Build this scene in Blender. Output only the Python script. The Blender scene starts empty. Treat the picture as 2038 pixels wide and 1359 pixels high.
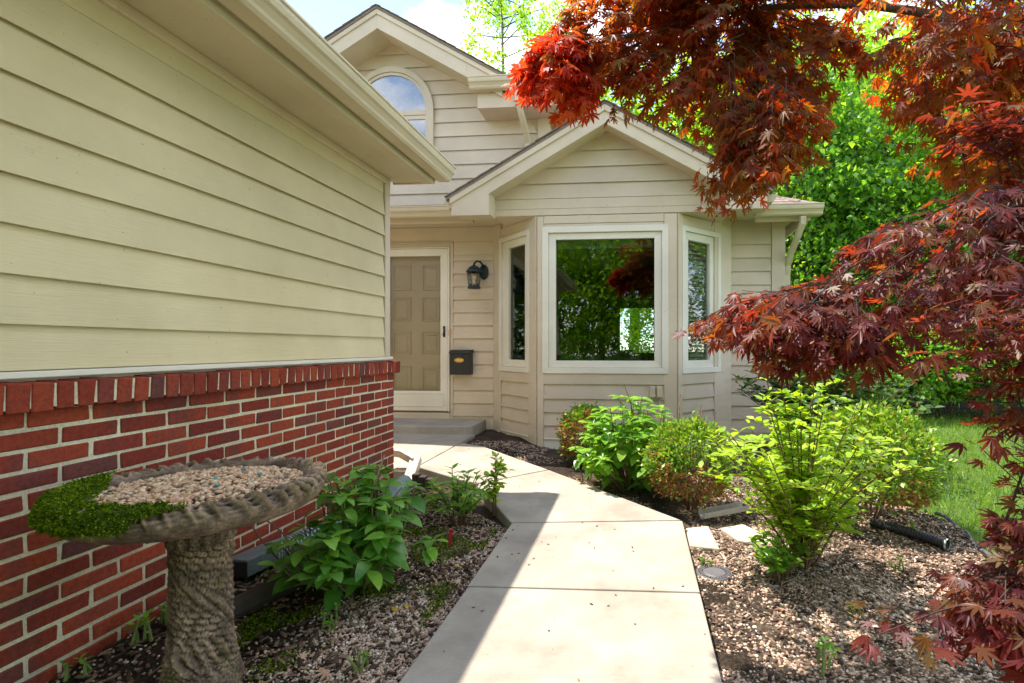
import bpy, bmesh, math, random
import numpy as np
from mathutils import Vector, Matrix
RD = random.Random(11)
NP = np.random.default_rng(11)
S = bpy.context.scene
COL = S.collection

# ------------------------------------------------------------------ camera
YAW = math.atan(95 / 1027); SN, CS = math.sin(YAW), math.cos(YAW)
FPX, CX, CY, CAMZ = 1027.0, 1178.0, 690.0, 1.05
cam = bpy.data.cameras.new('camera'); camo = bpy.data.objects.new('camera', cam); COL.objects.link(camo)
camo.location = (0, 0, CAMZ); camo.rotation_euler = (math.pi / 2, 0, YAW)
cam.sensor_width = 36; cam.lens = 36 * FPX / 2038
cam.shift_x = -(CX - 1019) / 2038; cam.shift_y = (CY - 679.5) / 2038
cam.clip_start = 0.02; cam.clip_end = 1000
S.camera = camo

# ------------------------------------------------------------------ world and sun
SUN = Vector((-0.94, 0.53, 2.5)).normalized()
W = bpy.data.worlds.new('World'); S.world = W; W.use_nodes = True
nt = W.node_tree; N = nt.nodes; L = nt.links
bg = N['Background']; bg.inputs[1].default_value = 0.15
sky = N.new('ShaderNodeTexSky'); sky.sky_type = 'NISHITA'; sky.sun_disc = False
sky.sun_elevation = math.asin(SUN.z); sky.sun_rotation = math.atan2(SUN.x, SUN.y) % (2 * math.pi)
sky.air_density = 0.6; sky.dust_density = 0.0; sky.ozone_density = 1.5
tc = N.new('ShaderNodeTexCoord'); mp = N.new('ShaderNodeMapping'); mp.inputs['Scale'].default_value = (1, 1, 2.2)
mp.inputs['Location'].default_value = (0.35, 0.1, 0.2)
no = N.new('ShaderNodeTexNoise'); no.inputs['Scale'].default_value = 3.2; no.inputs['Detail'].default_value = 9; no.inputs['Roughness'].default_value = 0.55
rp = N.new('ShaderNodeValToRGB'); rp.color_ramp.elements[0].position = 0.48; rp.color_ramp.elements[1].position = 0.66
mx = N.new('ShaderNodeMixRGB'); mx.inputs[2].default_value = (5.0, 5.0, 5.1, 1)
L.new(tc.outputs['Generated'], mp.inputs[0]); L.new(mp.outputs[0], no.inputs['Vector']); L.new(no.outputs[0], rp.inputs[0])
L.new(rp.outputs[0], mx.inputs[0]); L.new(sky.outputs[0], mx.inputs[1]); L.new(mx.outputs[0], bg.inputs[0])
sl = bpy.data.lights.new('sun', 'SUN'); sl.energy = 2.0; sl.angle = math.radians(0.53); sl.color = (1.0, 0.95, 0.89)
so = bpy.data.objects.new('sun', sl); COL.objects.link(so); so.rotation_euler = SUN.to_track_quat('Z', 'Y').to_euler()
S.view_settings.view_transform = 'Standard'; S.view_settings.look = 'None'; S.view_settings.gamma = 1
S.view_settings.use_white_balance = True; S.view_settings.white_balance_temperature = 7200; S.view_settings.white_balance_tint = 12
S.view_settings.exposure = 2.28; S.view_settings.use_curve_mapping = False
S.render.engine = 'CYCLES'
S.cycles.max_bounces = 6; S.cycles.diffuse_bounces = 4; S.cycles.glossy_bounces = 3; S.cycles.transparent_max_bounces = 8; S.cycles.transmission_bounces = 4

# ------------------------------------------------------------------ measuring: a picture ray met with a plane of the place
def ray(px, py):
    r = (px - CX) / FPX
    return Vector((r * CS - SN, r * SN + CS, -(py - CY) / FPX))
def atD(px, py, D): d = ray(px, py); return Vector((0, 0, CAMZ)) + d * D
def atZ(px, py, z=0.0): d = ray(px, py); return Vector((0, 0, CAMZ)) + d * ((z - CAMZ) / d.z)
def atY(px, py, Y): d = ray(px, py); return Vector((0, 0, CAMZ)) + d * (Y / d.y)
def X(px, Y): return atY(px, 690, Y).x

# ------------------------------------------------------------------ materials
def mat_new(name):
    m = bpy.data.materials.new(name); m.use_nodes = True
    return m, m.node_tree.nodes, m.node_tree.links, m.node_tree.nodes['Principled BSDF']
def c4(c): return (c[0], c[1], c[2], 1)
def ramp(N, cols, interp='LINEAR'):
    r = N.new('ShaderNodeValToRGB'); cr = r.color_ramp; cr.interpolation = interp
    while len(cr.elements) < len(cols): cr.elements.new(0.5)
    for e, (p, c) in zip(cr.elements, cols): e.position = p; e.color = c4(c)
    return r
def noise(N, L, scale, detail=4, rough=0.5, vec=None, stretch=None, coord='Position'):
    n = N.new('ShaderNodeTexNoise'); n.inputs['Scale'].default_value = scale; n.inputs['Detail'].default_value = detail; n.inputs['Roughness'].default_value = rough
    if vec is None:
        g = N.new('ShaderNodeNewGeometry'); vec = g.outputs['Position']
    if stretch:
        m = N.new('ShaderNodeMapping'); m.inputs['Scale'].default_value = stretch; L.new(vec, m.inputs[0]); vec = m.outputs[0]
    L.new(vec, n.inputs['Vector'])
    return n
def bump(N, L, P, h, strength, dist=0.01):
    b = N.new('ShaderNodeBump'); b.inputs['Strength'].default_value = strength; b.inputs['Distance'].default_value = dist
    L.new(h, b.inputs['Height']); L.new(b.outputs[0], P.inputs['Normal']); return b
def mixc(N, L, fac, a, b, mode='MIX'):
    m = N.new('ShaderNodeMixRGB'); m.blend_type = mode
    for i, v in ((0, fac), (1, a), (2, b)):
        if hasattr(v, 'links'): L.new(v, m.inputs[i])
        elif isinstance(v, (tuple, list)): m.inputs[i].default_value = c4(v)
        else: m.inputs[i].default_value = v
    return m.outputs[0]

def mat_paint(name, col, rough=0.55, dirt=0.35, grain=(2, 2, 60), gs=0.15, mould=(0.10, 0.09, 0.05)):
    m, N, L, P = mat_new(name)
    a = noise(N, L, 1.7, 5, 0.6); r = ramp(N, [(0.3, (0.88, 0.87, 0.84)), (0.7, (1.06, 1.06, 1.06))]); L.new(a.outputs[0], r.inputs[0])
    c = mixc(N, L, 1.0, col, r.outputs[0], 'MULTIPLY')
    b = noise(N, L, 9, 8, 0.7); r2 = ramp(N, [(0.62, (0, 0, 0)), (0.80, (dirt, dirt, dirt))]); L.new(b.outputs[0], r2.inputs[0])
    c = mixc(N, L, r2.outputs[0], c, mould)
    oi = N.new('ShaderNodeObjectInfo'); r3 = ramp(N, [(0, (0.93, 0.93, 0.93)), (1, (1.04, 1.03, 1.02))]); L.new(oi.outputs['Random'], r3.inputs[0])
    c = mixc(N, L, 1.0, c, r3.outputs[0], 'MULTIPLY')
    sp = noise(N, L, 55, 2, 0.5); r4 = ramp(N, [(0.735, (0, 0, 0)), (0.76, (0.6, 0.6, 0.6))]); L.new(sp.outputs[0], r4.inputs[0])
    c = mixc(N, L, r4.outputs[0], c, (0.12, 0.10, 0.07))
    L.new(c, P.inputs['Base Color']); P.inputs['Roughness'].default_value = rough; P.inputs['Specular IOR Level'].default_value = 0.3
    g = noise(N, L, 5, 6, 0.65, stretch=grain); bump(N, L, P, g.outputs[0], gs, 0.004)
    return m
BEIGE = (0.52, 0.44, 0.32)
M = {}
M['siding_y'] = mat_paint('painted_siding_lengthwise', (0.70, 0.59, 0.37), grain=(9, 1.2, 30), gs=0.75, dirt=0.16)  # same paint as the house, with the lawn's bounced light put into the colour
M['siding_x'] = mat_paint('painted_siding', (0.66, 0.545, 0.425), grain=(1.2, 9, 30), gs=0.4, dirt=0.22)
M['trim'] = mat_paint('painted_trim', (0.66, 0.55, 0.425), dirt=0.45, gs=0.25, grain=(8, 8, 8))
M['soffit'] = mat_paint('painted_soffit', (0.66, 0.57, 0.42), dirt=0.55, gs=0.3, grain=(12, 1.5, 12), mould=(0.16, 0.13, 0.07))
M['gutter'] = mat_paint('gutter_enamel', (0.66, 0.56, 0.41), rough=0.3, dirt=0.25, gs=0.05)
M['white'] = mat_paint('white_vinyl', (0.80, 0.745, 0.65), rough=0.35, dirt=0.08, gs=0.03)
M['door'] = mat_paint('door_paint', (0.57, 0.50, 0.39), rough=0.45, dirt=0.1, gs=0.1)
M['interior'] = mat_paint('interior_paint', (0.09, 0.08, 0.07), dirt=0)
M['blind_white'] = mat_paint('cream_blind', (.85, .78, .70), dirt=0)
M['blind'] = mat_paint('blind_fabric', (0.35, 0.36, 0.32), dirt=0)

def mat_simple(name, col, rough=0.5, metal=0, bs=0, bscale=60, var=0.25):
    m, N, L, P = mat_new(name)
    n = noise(N, L, bscale, 4, 0.6); r = ramp(N, [(0.3, (1 - var,) * 3), (0.7, (1 + var * 0.5,) * 3)]); L.new(n.outputs[0], r.inputs[0])
    L.new(mixc(N, L, 1.0, col, r.outputs[0], 'MULTIPLY'), P.inputs['Base Color'])
    P.inputs['Roughness'].default_value = rough; P.inputs['Metallic'].default_value = metal
    if bs: bump(N, L, P, n.outputs[0], bs, 0.003)
    return m
M['black'] = mat_simple('black_metal', (0.025, 0.03, 0.035), 0.35, 0.3, 0.1)
M['verdigris'] = mat_simple('dark_bronze', (0.03, 0.05, 0.055), 0.45, 0.4, 0.3)
M['brass'] = mat_simple('brass', (0.75, 0.52, 0.22), 0.25, 1.0)
M['pipe_green'] = mat_simple('pipe_plastic', (0.10, 0.17, 0.17), 0.35)
M['pipe_rib'] = mat_simple('pipe_rib_plastic', (0.42, 0.52, 0.52), 0.35)
M['pipe_black'] = mat_simple('black_plastic_pipe', (0.02, 0.022, 0.028), 0.4)
M['adapter'] = mat_simple('grey_plastic', (0.13, 0.165, 0.165), 0.4)
M['spout'] = mat_simple('cream_enamel', (0.62, 0.52, 0.42), 0.35)
M['grey_plastic'] = mat_simple('weathered_grey_plastic', (0.42, 0.38, 0.36), 0.5, 0, 0.3)
M['drain'] = mat_simple('grey_cast_plastic', (0.12, 0.115, 0.13), 0.55, 0, 0.4)
M['red'] = mat_simple('red_plastic', (0.5, 0.02, 0.03), 0.4)
M['bark'] = mat_simple('grey_bark', (0.10, 0.075, 0.055), 0.85, 0, 0.8, 30)
M['twig'] = mat_simple('reddish_twig', (0.16, 0.085, 0.05), 0.8, 0, 0.5, 60)
M['twig_dark'] = mat_simple('dark_twig', (0.045, 0.030, 0.022), 0.8, 0, 0.5, 60)
M['green_stem'] = mat_simple('green_stem', (0.16, 0.22, 0.05), 0.6)
M['root'] = mat_simple('pale_root', (0.26, 0.18, 0.12), 0.85, 0, 0.6, 60)
M['slate'] = mat_simple('slate', (0.10, 0.11, 0.125), 0.6, 0, 0.6, 30)
M['edging'] = mat_simple('edging_plastic', (0.10, 0.11, 0.13), 0.5)
M['timber'] = mat_simple('weathered_timber', (0.05, 0.036, 0.027), 0.9, 0, 0.8, 25)
M['roof_deck'] = mat_simple('roof_sheet', (0.26, 0.21, 0.17), 0.9)

def mat_brick():
    m, N, L, P = mat_new('red_brick')
    oi = N.new('ShaderNodeObjectInfo')
    r = ramp(N, [(0, (0.18, 0.028, 0.020)), (0.3, (0.27, 0.042, 0.022)), (0.6, (0.36, 0.062, 0.028)), (0.90, (0.26, 0.042, 0.026)), (0.96, (0.20, 0.055, 0.042)), (1, (0.14, 0.048, 0.042))])
    L.new(oi.outputs['Random'], r.inputs[0])
    a = noise(N, L, 7, 3, 0.6, stretch=(1, 1, 0.6)); r2 = ramp(N, [(0.5, (0, 0, 0)), (0.66, (0.5, 0.5, 0.5))]); L.new(a.outputs[0], r2.inputs[0])
    c = mixc(N, L, r2.outputs[0], r.outputs[0], (0.115, 0.05, 0.05))
    b = noise(N, L, 60, 6, 0.7); r3 = ramp(N, [(0.3, (0.62, 0.62, 0.62)), (0.7, (1.2, 1.15, 1.1))]); L.new(b.outputs[0], r3.inputs[0])
    c = mixc(N, L, 1, c, r3.outputs[0], 'MULTIPLY')
    d = noise(N, L, 150, 2, 0.5); r4 = ramp(N, [(0.74, (0, 0, 0)), (0.78, (0.5, 0.5, 0.5))]); L.new(d.outputs[0], r4.inputs[0])
    c = mixc(N, L, r4.outputs[0], c, (0.5, 0.36, 0.28))
    L.new(c, P.inputs['Base Color']); P.inputs['Roughness'].default_value = 0.8; P.inputs['Specular IOR Level'].default_value = 0.25
    bump(N, L, P, b.outputs[0], 0.9, 0.004)
    return m
M['brick'] = mat_brick()
def mat_mortar():
    m, N, L, P = mat_new('mortar')
    a = noise(N, L, 90, 5, 0.7); r = ramp(N, [(0.3, (0.56, 0.49, 0.33)), (0.7, (0.86, 0.78, 0.56))]); L.new(a.outputs[0], r.inputs[0])
    b = noise(N, L, 3, 3, 0.6); r2 = ramp(N, [(0.35, (0.75, 0.75, 0.75)), (0.65, (1.05, 1.05, 1.05))]); L.new(b.outputs[0], r2.inputs[0])
    L.new(mixc(N, L, 1, r.outputs[0], r2.outputs[0], 'MULTIPLY'), P.inputs['Base Color']); P.inputs['Roughness'].default_value = 0.95
    bump(N, L, P, a.outputs[0], 1.0, 0.005)
    return m
M['mortar'] = mat_mortar()
def mat_concrete(name, base, stain=0.3):
    m, N, L, P = mat_new(name)
    a = noise(N, L, 160, 5, 0.75); r = ramp(N, [(0.3, tuple(x * 0.86 for x in base)), (0.65, tuple(x * 1.06 for x in base))]); L.new(a.outputs[0], r.inputs[0])
    b = noise(N, L, 2.6, 7, 0.65); r2 = ramp(N, [(0.35, (1 - stain,) * 3), (0.6, (1.02,) * 3)]); L.new(b.outputs[0], r2.inputs[0])
    c = mixc(N, L, 1, r.outputs[0], r2.outputs[0], 'MULTIPLY')
    bg_ = noise(N, L, 6, 6, 0.7, stretch=(1.5, 45, 1)); r9 = ramp(N, [(0.3, (0.90,) * 3), (0.7, (1.05,) * 3)]); L.new(bg_.outputs[0], r9.inputs[0]); c = mixc(N, L, 1, c, r9.outputs[0], 'MULTIPLY')
    gm = noise(N, L, 7, 8, 0.75); r8 = ramp(N, [(0.60, (0, 0, 0)), (0.74, (0.35, 0.35, 0.35))]); L.new(gm.outputs[0], r8.inputs[0]); c = mixc(N, L, r8.outputs[0], c, (0.16, 0.14, 0.10))
    d = noise(N, L, 38, 2, 0.5); r3 = ramp(N, [(0.77, (0, 0, 0)), (0.79, (0.8, 0.8, 0.8))]); L.new(d.outputs[0], r3.inputs[0])
    c = mixc(N, L, r3.outputs[0], c, (0.07, 0.06, 0.05))
    L.new(c, P.inputs['Base Color']); P.inputs['Roughness'].default_value = 0.9
    bump(N, L, P, a.outputs[0], 0.35, 0.002)
    return m
M['concrete'] = mat_concrete('path_concrete', (0.40, 0.355, 0.295), 0.30)
M['step'] = mat_concrete('step_concrete', (0.40, 0.36, 0.31), 0.3)
def mat_stone_old():
    m, N, L, P = mat_new('old_cast_stone')
    a = noise(N, L, 14, 8, 0.7); r = ramp(N, [(0.28, (0.045, 0.033, 0.025)), (0.48, (0.15, 0.108, 0.078)), (0.72, (0.38, 0.275, 0.20))]); L.new(a.outputs[0], r.inputs[0])
    b = noise(N, L, 120, 5, 0.7); r2 = ramp(N, [(0.3, (0.6,) * 3), (0.7, (1.25,) * 3)]); L.new(b.outputs[0], r2.inputs[0])
    c = mixc(N, L, 1, r.outputs[0], r2.outputs[0], 'MULTIPLY')
    g = noise(N, L, 9, 5, 0.6); r3 = ramp(N, [(0.56, (0, 0, 0)), (0.7, (0.5, 0.5, 0.5))]); L.new(g.outputs[0], r3.inputs[0])
    c = mixc(N, L, r3.outputs[0], c, (0.11, 0.11, 0.035))
    ge = N.new('ShaderNodeNewGeometry'); rpt = ramp(N, [(0.44, (0.22, 0.20, 0.18)), (0.50, (1.0, 1.0, 1.0)), (0.56, (1.9, 1.8, 1.65))]); L.new(ge.outputs['Pointiness'], rpt.inputs[0]); c = mixc(N, L, 1, c, rpt.outputs[0], 'MULTIPLY')  # shade and highlights of the carving put into colour, along with grime and wear
    L.new(c, P.inputs['Base Color']); P.inputs['Roughness'].default_value = 0.92; P.inputs['Specular IOR Level'].default_value = 0.2
    bump(N, L, P, b.outputs[0], 0.7, 0.003)
    return m
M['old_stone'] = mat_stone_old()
def mat_soil(nm='garden_soil', cl=((0.020, 0.014, 0.010), (0.055, 0.040, 0.030), (0.17, 0.13, 0.095))):
    m, N, L, P = mat_new(nm)
    a = noise(N, L, 70, 8, 0.75); r = ramp(N, [(0.35, cl[0]), (0.52, cl[1]), (0.70, cl[2])]); L.new(a.outputs[0], r.inputs[0])
    b = noise(N, L, 1.6, 5, 0.6); r2 = ramp(N, [(0.42, (0.7, 0.7, 0.7)), (0.6, (1.9, 1.8, 1.7))]); L.new(b.outputs[0], r2.inputs[0])
    L.new(mixc(N, L, 1, r.outputs[0], r2.outputs[0], 'MULTIPLY'), P.inputs['Base Color']); P.inputs['Roughness'].default_value = 0.95; P.inputs['Specular IOR Level'].default_value = 0.15
    bump(N, L, P, a.outputs[0], 1.0, 0.02)
    return m
M['soil'] = mat_soil()
M['dry_soil'] = mat_soil('dry_garden_soil', ((0.03, 0.022, 0.017), (0.11, 0.082, 0.062), (0.34, 0.27, 0.21)))  # dusty dry soil, its colour lightened further to stand for sunlight on the bed
def mat_lawn():
    m, N, L, P = mat_new('lawn_turf')
    a = noise(N, L, 30, 6, 0.7); r = ramp(N, [(0.3, (0.035, 0.075, 0.012)), (0.7, (0.09, 0.17, 0.03))]); L.new(a.outputs[0], r.inputs[0])
    L.new(r.outputs[0], P.inputs['Base Color']); P.inputs['Roughness'].default_value = 0.9
    bump(N, L, P, a.outputs[0], 1.0, 0.03)
    return m
M['lawn'] = mat_lawn()
def mat_rnd(name, cols, rough=0.6, trans=0.0, tmul=(1.6, 1.6, 1.2), spec=0.4, veins=False, hue_noise=0.15):
    """colour picked per piece: attribute 'rnd' on merged masses, object random on single pieces"""
    m, N, L, P = mat_new(name)
    at = N.new('ShaderNodeAttribute'); at.attribute_name = 'rnd'; oi = N.new('ShaderNodeObjectInfo')
    ad = N.new('ShaderNodeMath'); ad.operation = 'ADD'; L.new(at.outputs['Fac'], ad.inputs[0]); L.new(oi.outputs['Random'], ad.inputs[1])
    fr = N.new('ShaderNodeMath'); fr.operation = 'FRACT'; L.new(ad.outputs[0], fr.inputs[0])
    r = ramp(N, cols); L.new(fr.outputs[0], r.inputs[0])
    n = noise(N, L, 25, 3, 0.6); r2 = ramp(N, [(0.3, (1 - hue_noise,) * 3), (0.7, (1 + hue_noise,) * 3)]); L.new(n.outputs[0], r2.inputs[0])
    c = mixc(N, L, 1, r.outputs[0], r2.outputs[0], 'MULTIPLY')
    L.new(c, P.inputs['Base Color']); P.inputs['Roughness'].default_value = rough; P.inputs['Specular IOR Level'].default_value = spec
    if trans:
        t = N.new('ShaderNodeBsdfTranslucent'); L.new(mixc(N, L, 1, c, tmul, 'MULTIPLY'), t.inputs[0])
        ms = N.new('ShaderNodeMixShader'); ms.inputs[0].default_value = trans
        out = [x for x in N if x.type == 'OUTPUT_MATERIAL'][0]
        L.new(P.outputs[0], ms.inputs[1]); L.new(t.outputs[0], ms.inputs[2]); L.new(ms.outputs[0], out.inputs[0])
    return m
M['maple'] = mat_rnd('red_maple_leaf', [(0, (0.13, 0.022, 0.014)), (0.25, (0.12, 0.045, 0.018)), (0.45, (0.11, 0.075, 0.024)), (0.62, (0.18, 0.034, 0.012)), (0.80, (0.10, 0.085, 0.026)), (1, (0.10, 0.020, 0.016))], 0.45, 0.52, (5.5, 2.9, 0.8), 0.2)
M['maple_tip'] = mat_rnd('young_red_maple_leaf', [(0, (0.30, 0.03, 0.02)), (0.5, (0.36, 0.05, 0.02)), (0.8, (0.40, 0.10, 0.02)), (1, (0.26, 0.03, 0.02))], 0.45, 0.6, (2.6, 1.6, 0.8), 0.2)  # tip leaves: sun glow put into a brighter copy of the leaf colour
M['maple_low'] = mat_rnd('purple_maple_leaf', [(0, (0.065, 0.016, 0.022)), (0.35, (0.10, 0.022, 0.022)), (0.6, (0.12, 0.036, 0.020)), (0.8, (0.10, 0.070, 0.026)), (0.9, (0.090, 0.022, 0.024)), (1, (0.055, 0.016, 0.024))], 0.42, 0.40, (5.0, 2.6, 1.0), 0.25)
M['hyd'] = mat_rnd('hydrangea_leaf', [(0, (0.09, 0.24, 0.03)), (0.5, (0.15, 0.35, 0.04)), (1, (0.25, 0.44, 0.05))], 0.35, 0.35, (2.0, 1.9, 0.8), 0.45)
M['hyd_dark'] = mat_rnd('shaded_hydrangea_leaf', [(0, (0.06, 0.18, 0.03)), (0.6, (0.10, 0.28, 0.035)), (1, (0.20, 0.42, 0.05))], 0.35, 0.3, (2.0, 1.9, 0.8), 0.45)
M['weig'] = mat_rnd('weigela_leaf', [(0, (0.17, 0.33, 0.025)), (0.5, (0.28, 0.47, 0.035)), (1, (0.42, 0.60, 0.07))], 0.4, 0.4, (1.9, 1.7, 0.6), 0.4)
M['box'] = mat_rnd('boxwood_leaf', [(0, (0.06, 0.15, 0.02)), (0.5, (0.16, 0.32, 0.035)), (1, (0.36, 0.50, 0.07))], 0.4, 0.3, (1.8, 1.7, 0.6), 0.4)
M['box_dead'] = mat_rnd('dead_boxwood_leaf', [(0, (0.28, 0.12, 0.04)), (0.5, (0.42, 0.20, 0.07)), (1, (0.20, 0.13, 0.03))], 0.7, 0.25, (1.4, 1.3, 1.0), 0.2)
M['dark_shrub'] = mat_rnd('dark_shrub_leaf', [(0, (0.025, 0.07, 0.018)), (0.6, (0.05, 0.13, 0.025)), (1, (0.11, 0.22, 0.03))], 0.35, 0.3, (1.8, 1.8, 0.8), 0.5)
M['tree_leaf'] = mat_rnd('tree_leaf', [(0, (0.08, 0.19, 0.018)), (0.5, (0.17, 0.34, 0.03)), (1, (0.30, 0.46, 0.05))], 0.40, 0.5, (3.2, 2.7, 0.7), 0.4)
M['tree_leaf_dark'] = mat_rnd('dark_tree_leaf', [(0, (0.04, 0.13, 0.024)), (0.5, (0.09, 0.24, 0.035)), (1, (0.18, 0.34, 0.04))], 0.40, 0.48, (3.0, 2.6, 0.8), 0.4)
M['grass'] = mat_rnd('grass_blade', [(0, (0.09, 0.20, 0.02)), (0.5, (0.15, 0.30, 0.03)), (1, (0.26, 0.38, 0.07))], 0.5, 0.35, (1.7, 1.6, 0.7), 0.3)
M['moss'] = mat_rnd('moss', [(0, (0.02, 0.045, 0.004)), (0.5, (0.085, 0.15, 0.006)), (1, (0.22, 0.31, 0.012))], 0.9, 0.15, (1.5, 1.5, 0.6), 0.1)
M['gravel'] = mat_rnd('pea_gravel', [(0, (0.34, 0.22, 0.15)), (0.12, (0.55, 0.36, 0.25)), (0.25, (0.22, 0.11, 0.08)), (0.4, (0.62, 0.48, 0.35)), (0.5, (0.10, 0.075, 0.07)), (0.62, (0.78, 0.70, 0.60)), (0.72, (0.40, 0.24, 0.17)), (0.85, (0.66, 0.48, 0.36)), (0.93, (0.15, 0.12, 0.11)), (1, (0.50, 0.36, 0.26))], 0.5, 0, spec=0.4)
M['bath_gravel'] = mat_rnd('bath_pebbles', [(0, (0.50, 0.30, 0.17)), (0.12, (0.66, 0.46, 0.30)), (0.25, (0.30, 0.14, 0.08)), (0.38, (0.70, 0.52, 0.36)), (0.5, (0.55, 0.28, 0.14)), (0.62, (0.74, 0.60, 0.46)), (0.75, (0.55, 0.36, 0.22)), (0.87, (0.72, 0.50, 0.32)), (0.95, (0.14, 0.08, 0.06)), (1, (0.60, 0.42, 0.28))], 0.4, 0, spec=0.4)
M['chips_light'] = mat_rnd('weathered_mulch', [(0, (0.03, 0.02, 0.015)), (0.4, (0.08, 0.052, 0.038)), (0.75, (0.20, 0.14, 0.10)), (1, (0.42, 0.31, 0.24))], 0.85, 0, spec=0.15)  # mulch of the right bed, sunlight put into its paler colour
M['chips'] = mat_rnd('bark_mulch', [(0, (0.03, 0.02, 0.015)), (0.4, (0.08, 0.05, 0.035)), (0.75, (0.17, 0.11, 0.075)), (1, (0.30, 0.21, 0.15))], 0.85, 0, spec=0.15)
M['shingle'] = mat_rnd('asphalt_shingle', [(0, (0.13, 0.10, 0.085)), (0.5, (0.20, 0.155, 0.13)), (1, (0.28, 0.215, 0.185))], 0.9, 0, spec=0.15, hue_noise=0.3)
M['paver'] = mat_concrete('paver_stone', (0.55, 0.49, 0.40), 0.35)
M['yellow_leaf'] = mat_rnd('yellow_leaf', [(0, (0.60, 0.40, 0.03)), (1, (0.70, 0.52, 0.10))], 0.5, 0.3, (1.2, 1.1, 0.7))
M['dry_leaf'] = mat_rnd('dry_leaf', [(0, (0.35, 0.20, 0.13)), (1, (0.55, 0.38, 0.27))], 0.7, 0.1)
def mat_glass(name, refl=1.5, tint=(0.75, 0.82, 0.78), lo=0.10, hi=0.9):
    m, N, L, P = mat_new(name)
    out = [x for x in N if x.type == 'OUTPUT_MATERIAL'][0]
    tr = N.new('ShaderNodeBsdfTransparent'); tr.inputs[0].default_value = c4(tint)
    gl = N.new('ShaderNodeBsdfGlossy'); gl.inputs['Roughness'].default_value = 0.01
    n = noise(N, L, 2.0, 2, 0.5); b = N.new('ShaderNodeBump'); b.inputs['Strength'].default_value = 0.08; b.inputs['Distance'].default_value = 0.02
    L.new(n.outputs[0], b.inputs['Height']); L.new(b.outputs[0], gl.inputs['Normal'])
    fr = N.new('ShaderNodeFresnel'); fr.inputs[0].default_value = refl
    mr = N.new('ShaderNodeMapRange'); mr.inputs['To Min'].default_value = lo; mr.inputs['To Max'].default_value = hi; L.new(fr.outputs[0], mr.inputs[0])
    ms = N.new('ShaderNodeMixShader'); L.new(mr.outputs[0], ms.inputs[0]); L.new(tr.outputs[0], ms.inputs[1]); L.new(gl.outputs[0], ms.inputs[2]); L.new(ms.outputs[0], out.inputs[0])
    return m
M['glass'] = mat_glass('window_glass', 1.5, tint=(.62, .70, .66), lo=0.045)
M['clear_glass'] = mat_glass('clear_window_glass', 1.4, (.95, .96, .95), .03)
M['storm_glass'] = mat_glass('storm_door_glass', 1.3, (0.95, 0.95, 0.93), 0.02)
M['lamp_glass'] = mat_glass('lantern_glass', 1.3, (0.9, 0.9, 0.88), 0.05)

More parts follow.
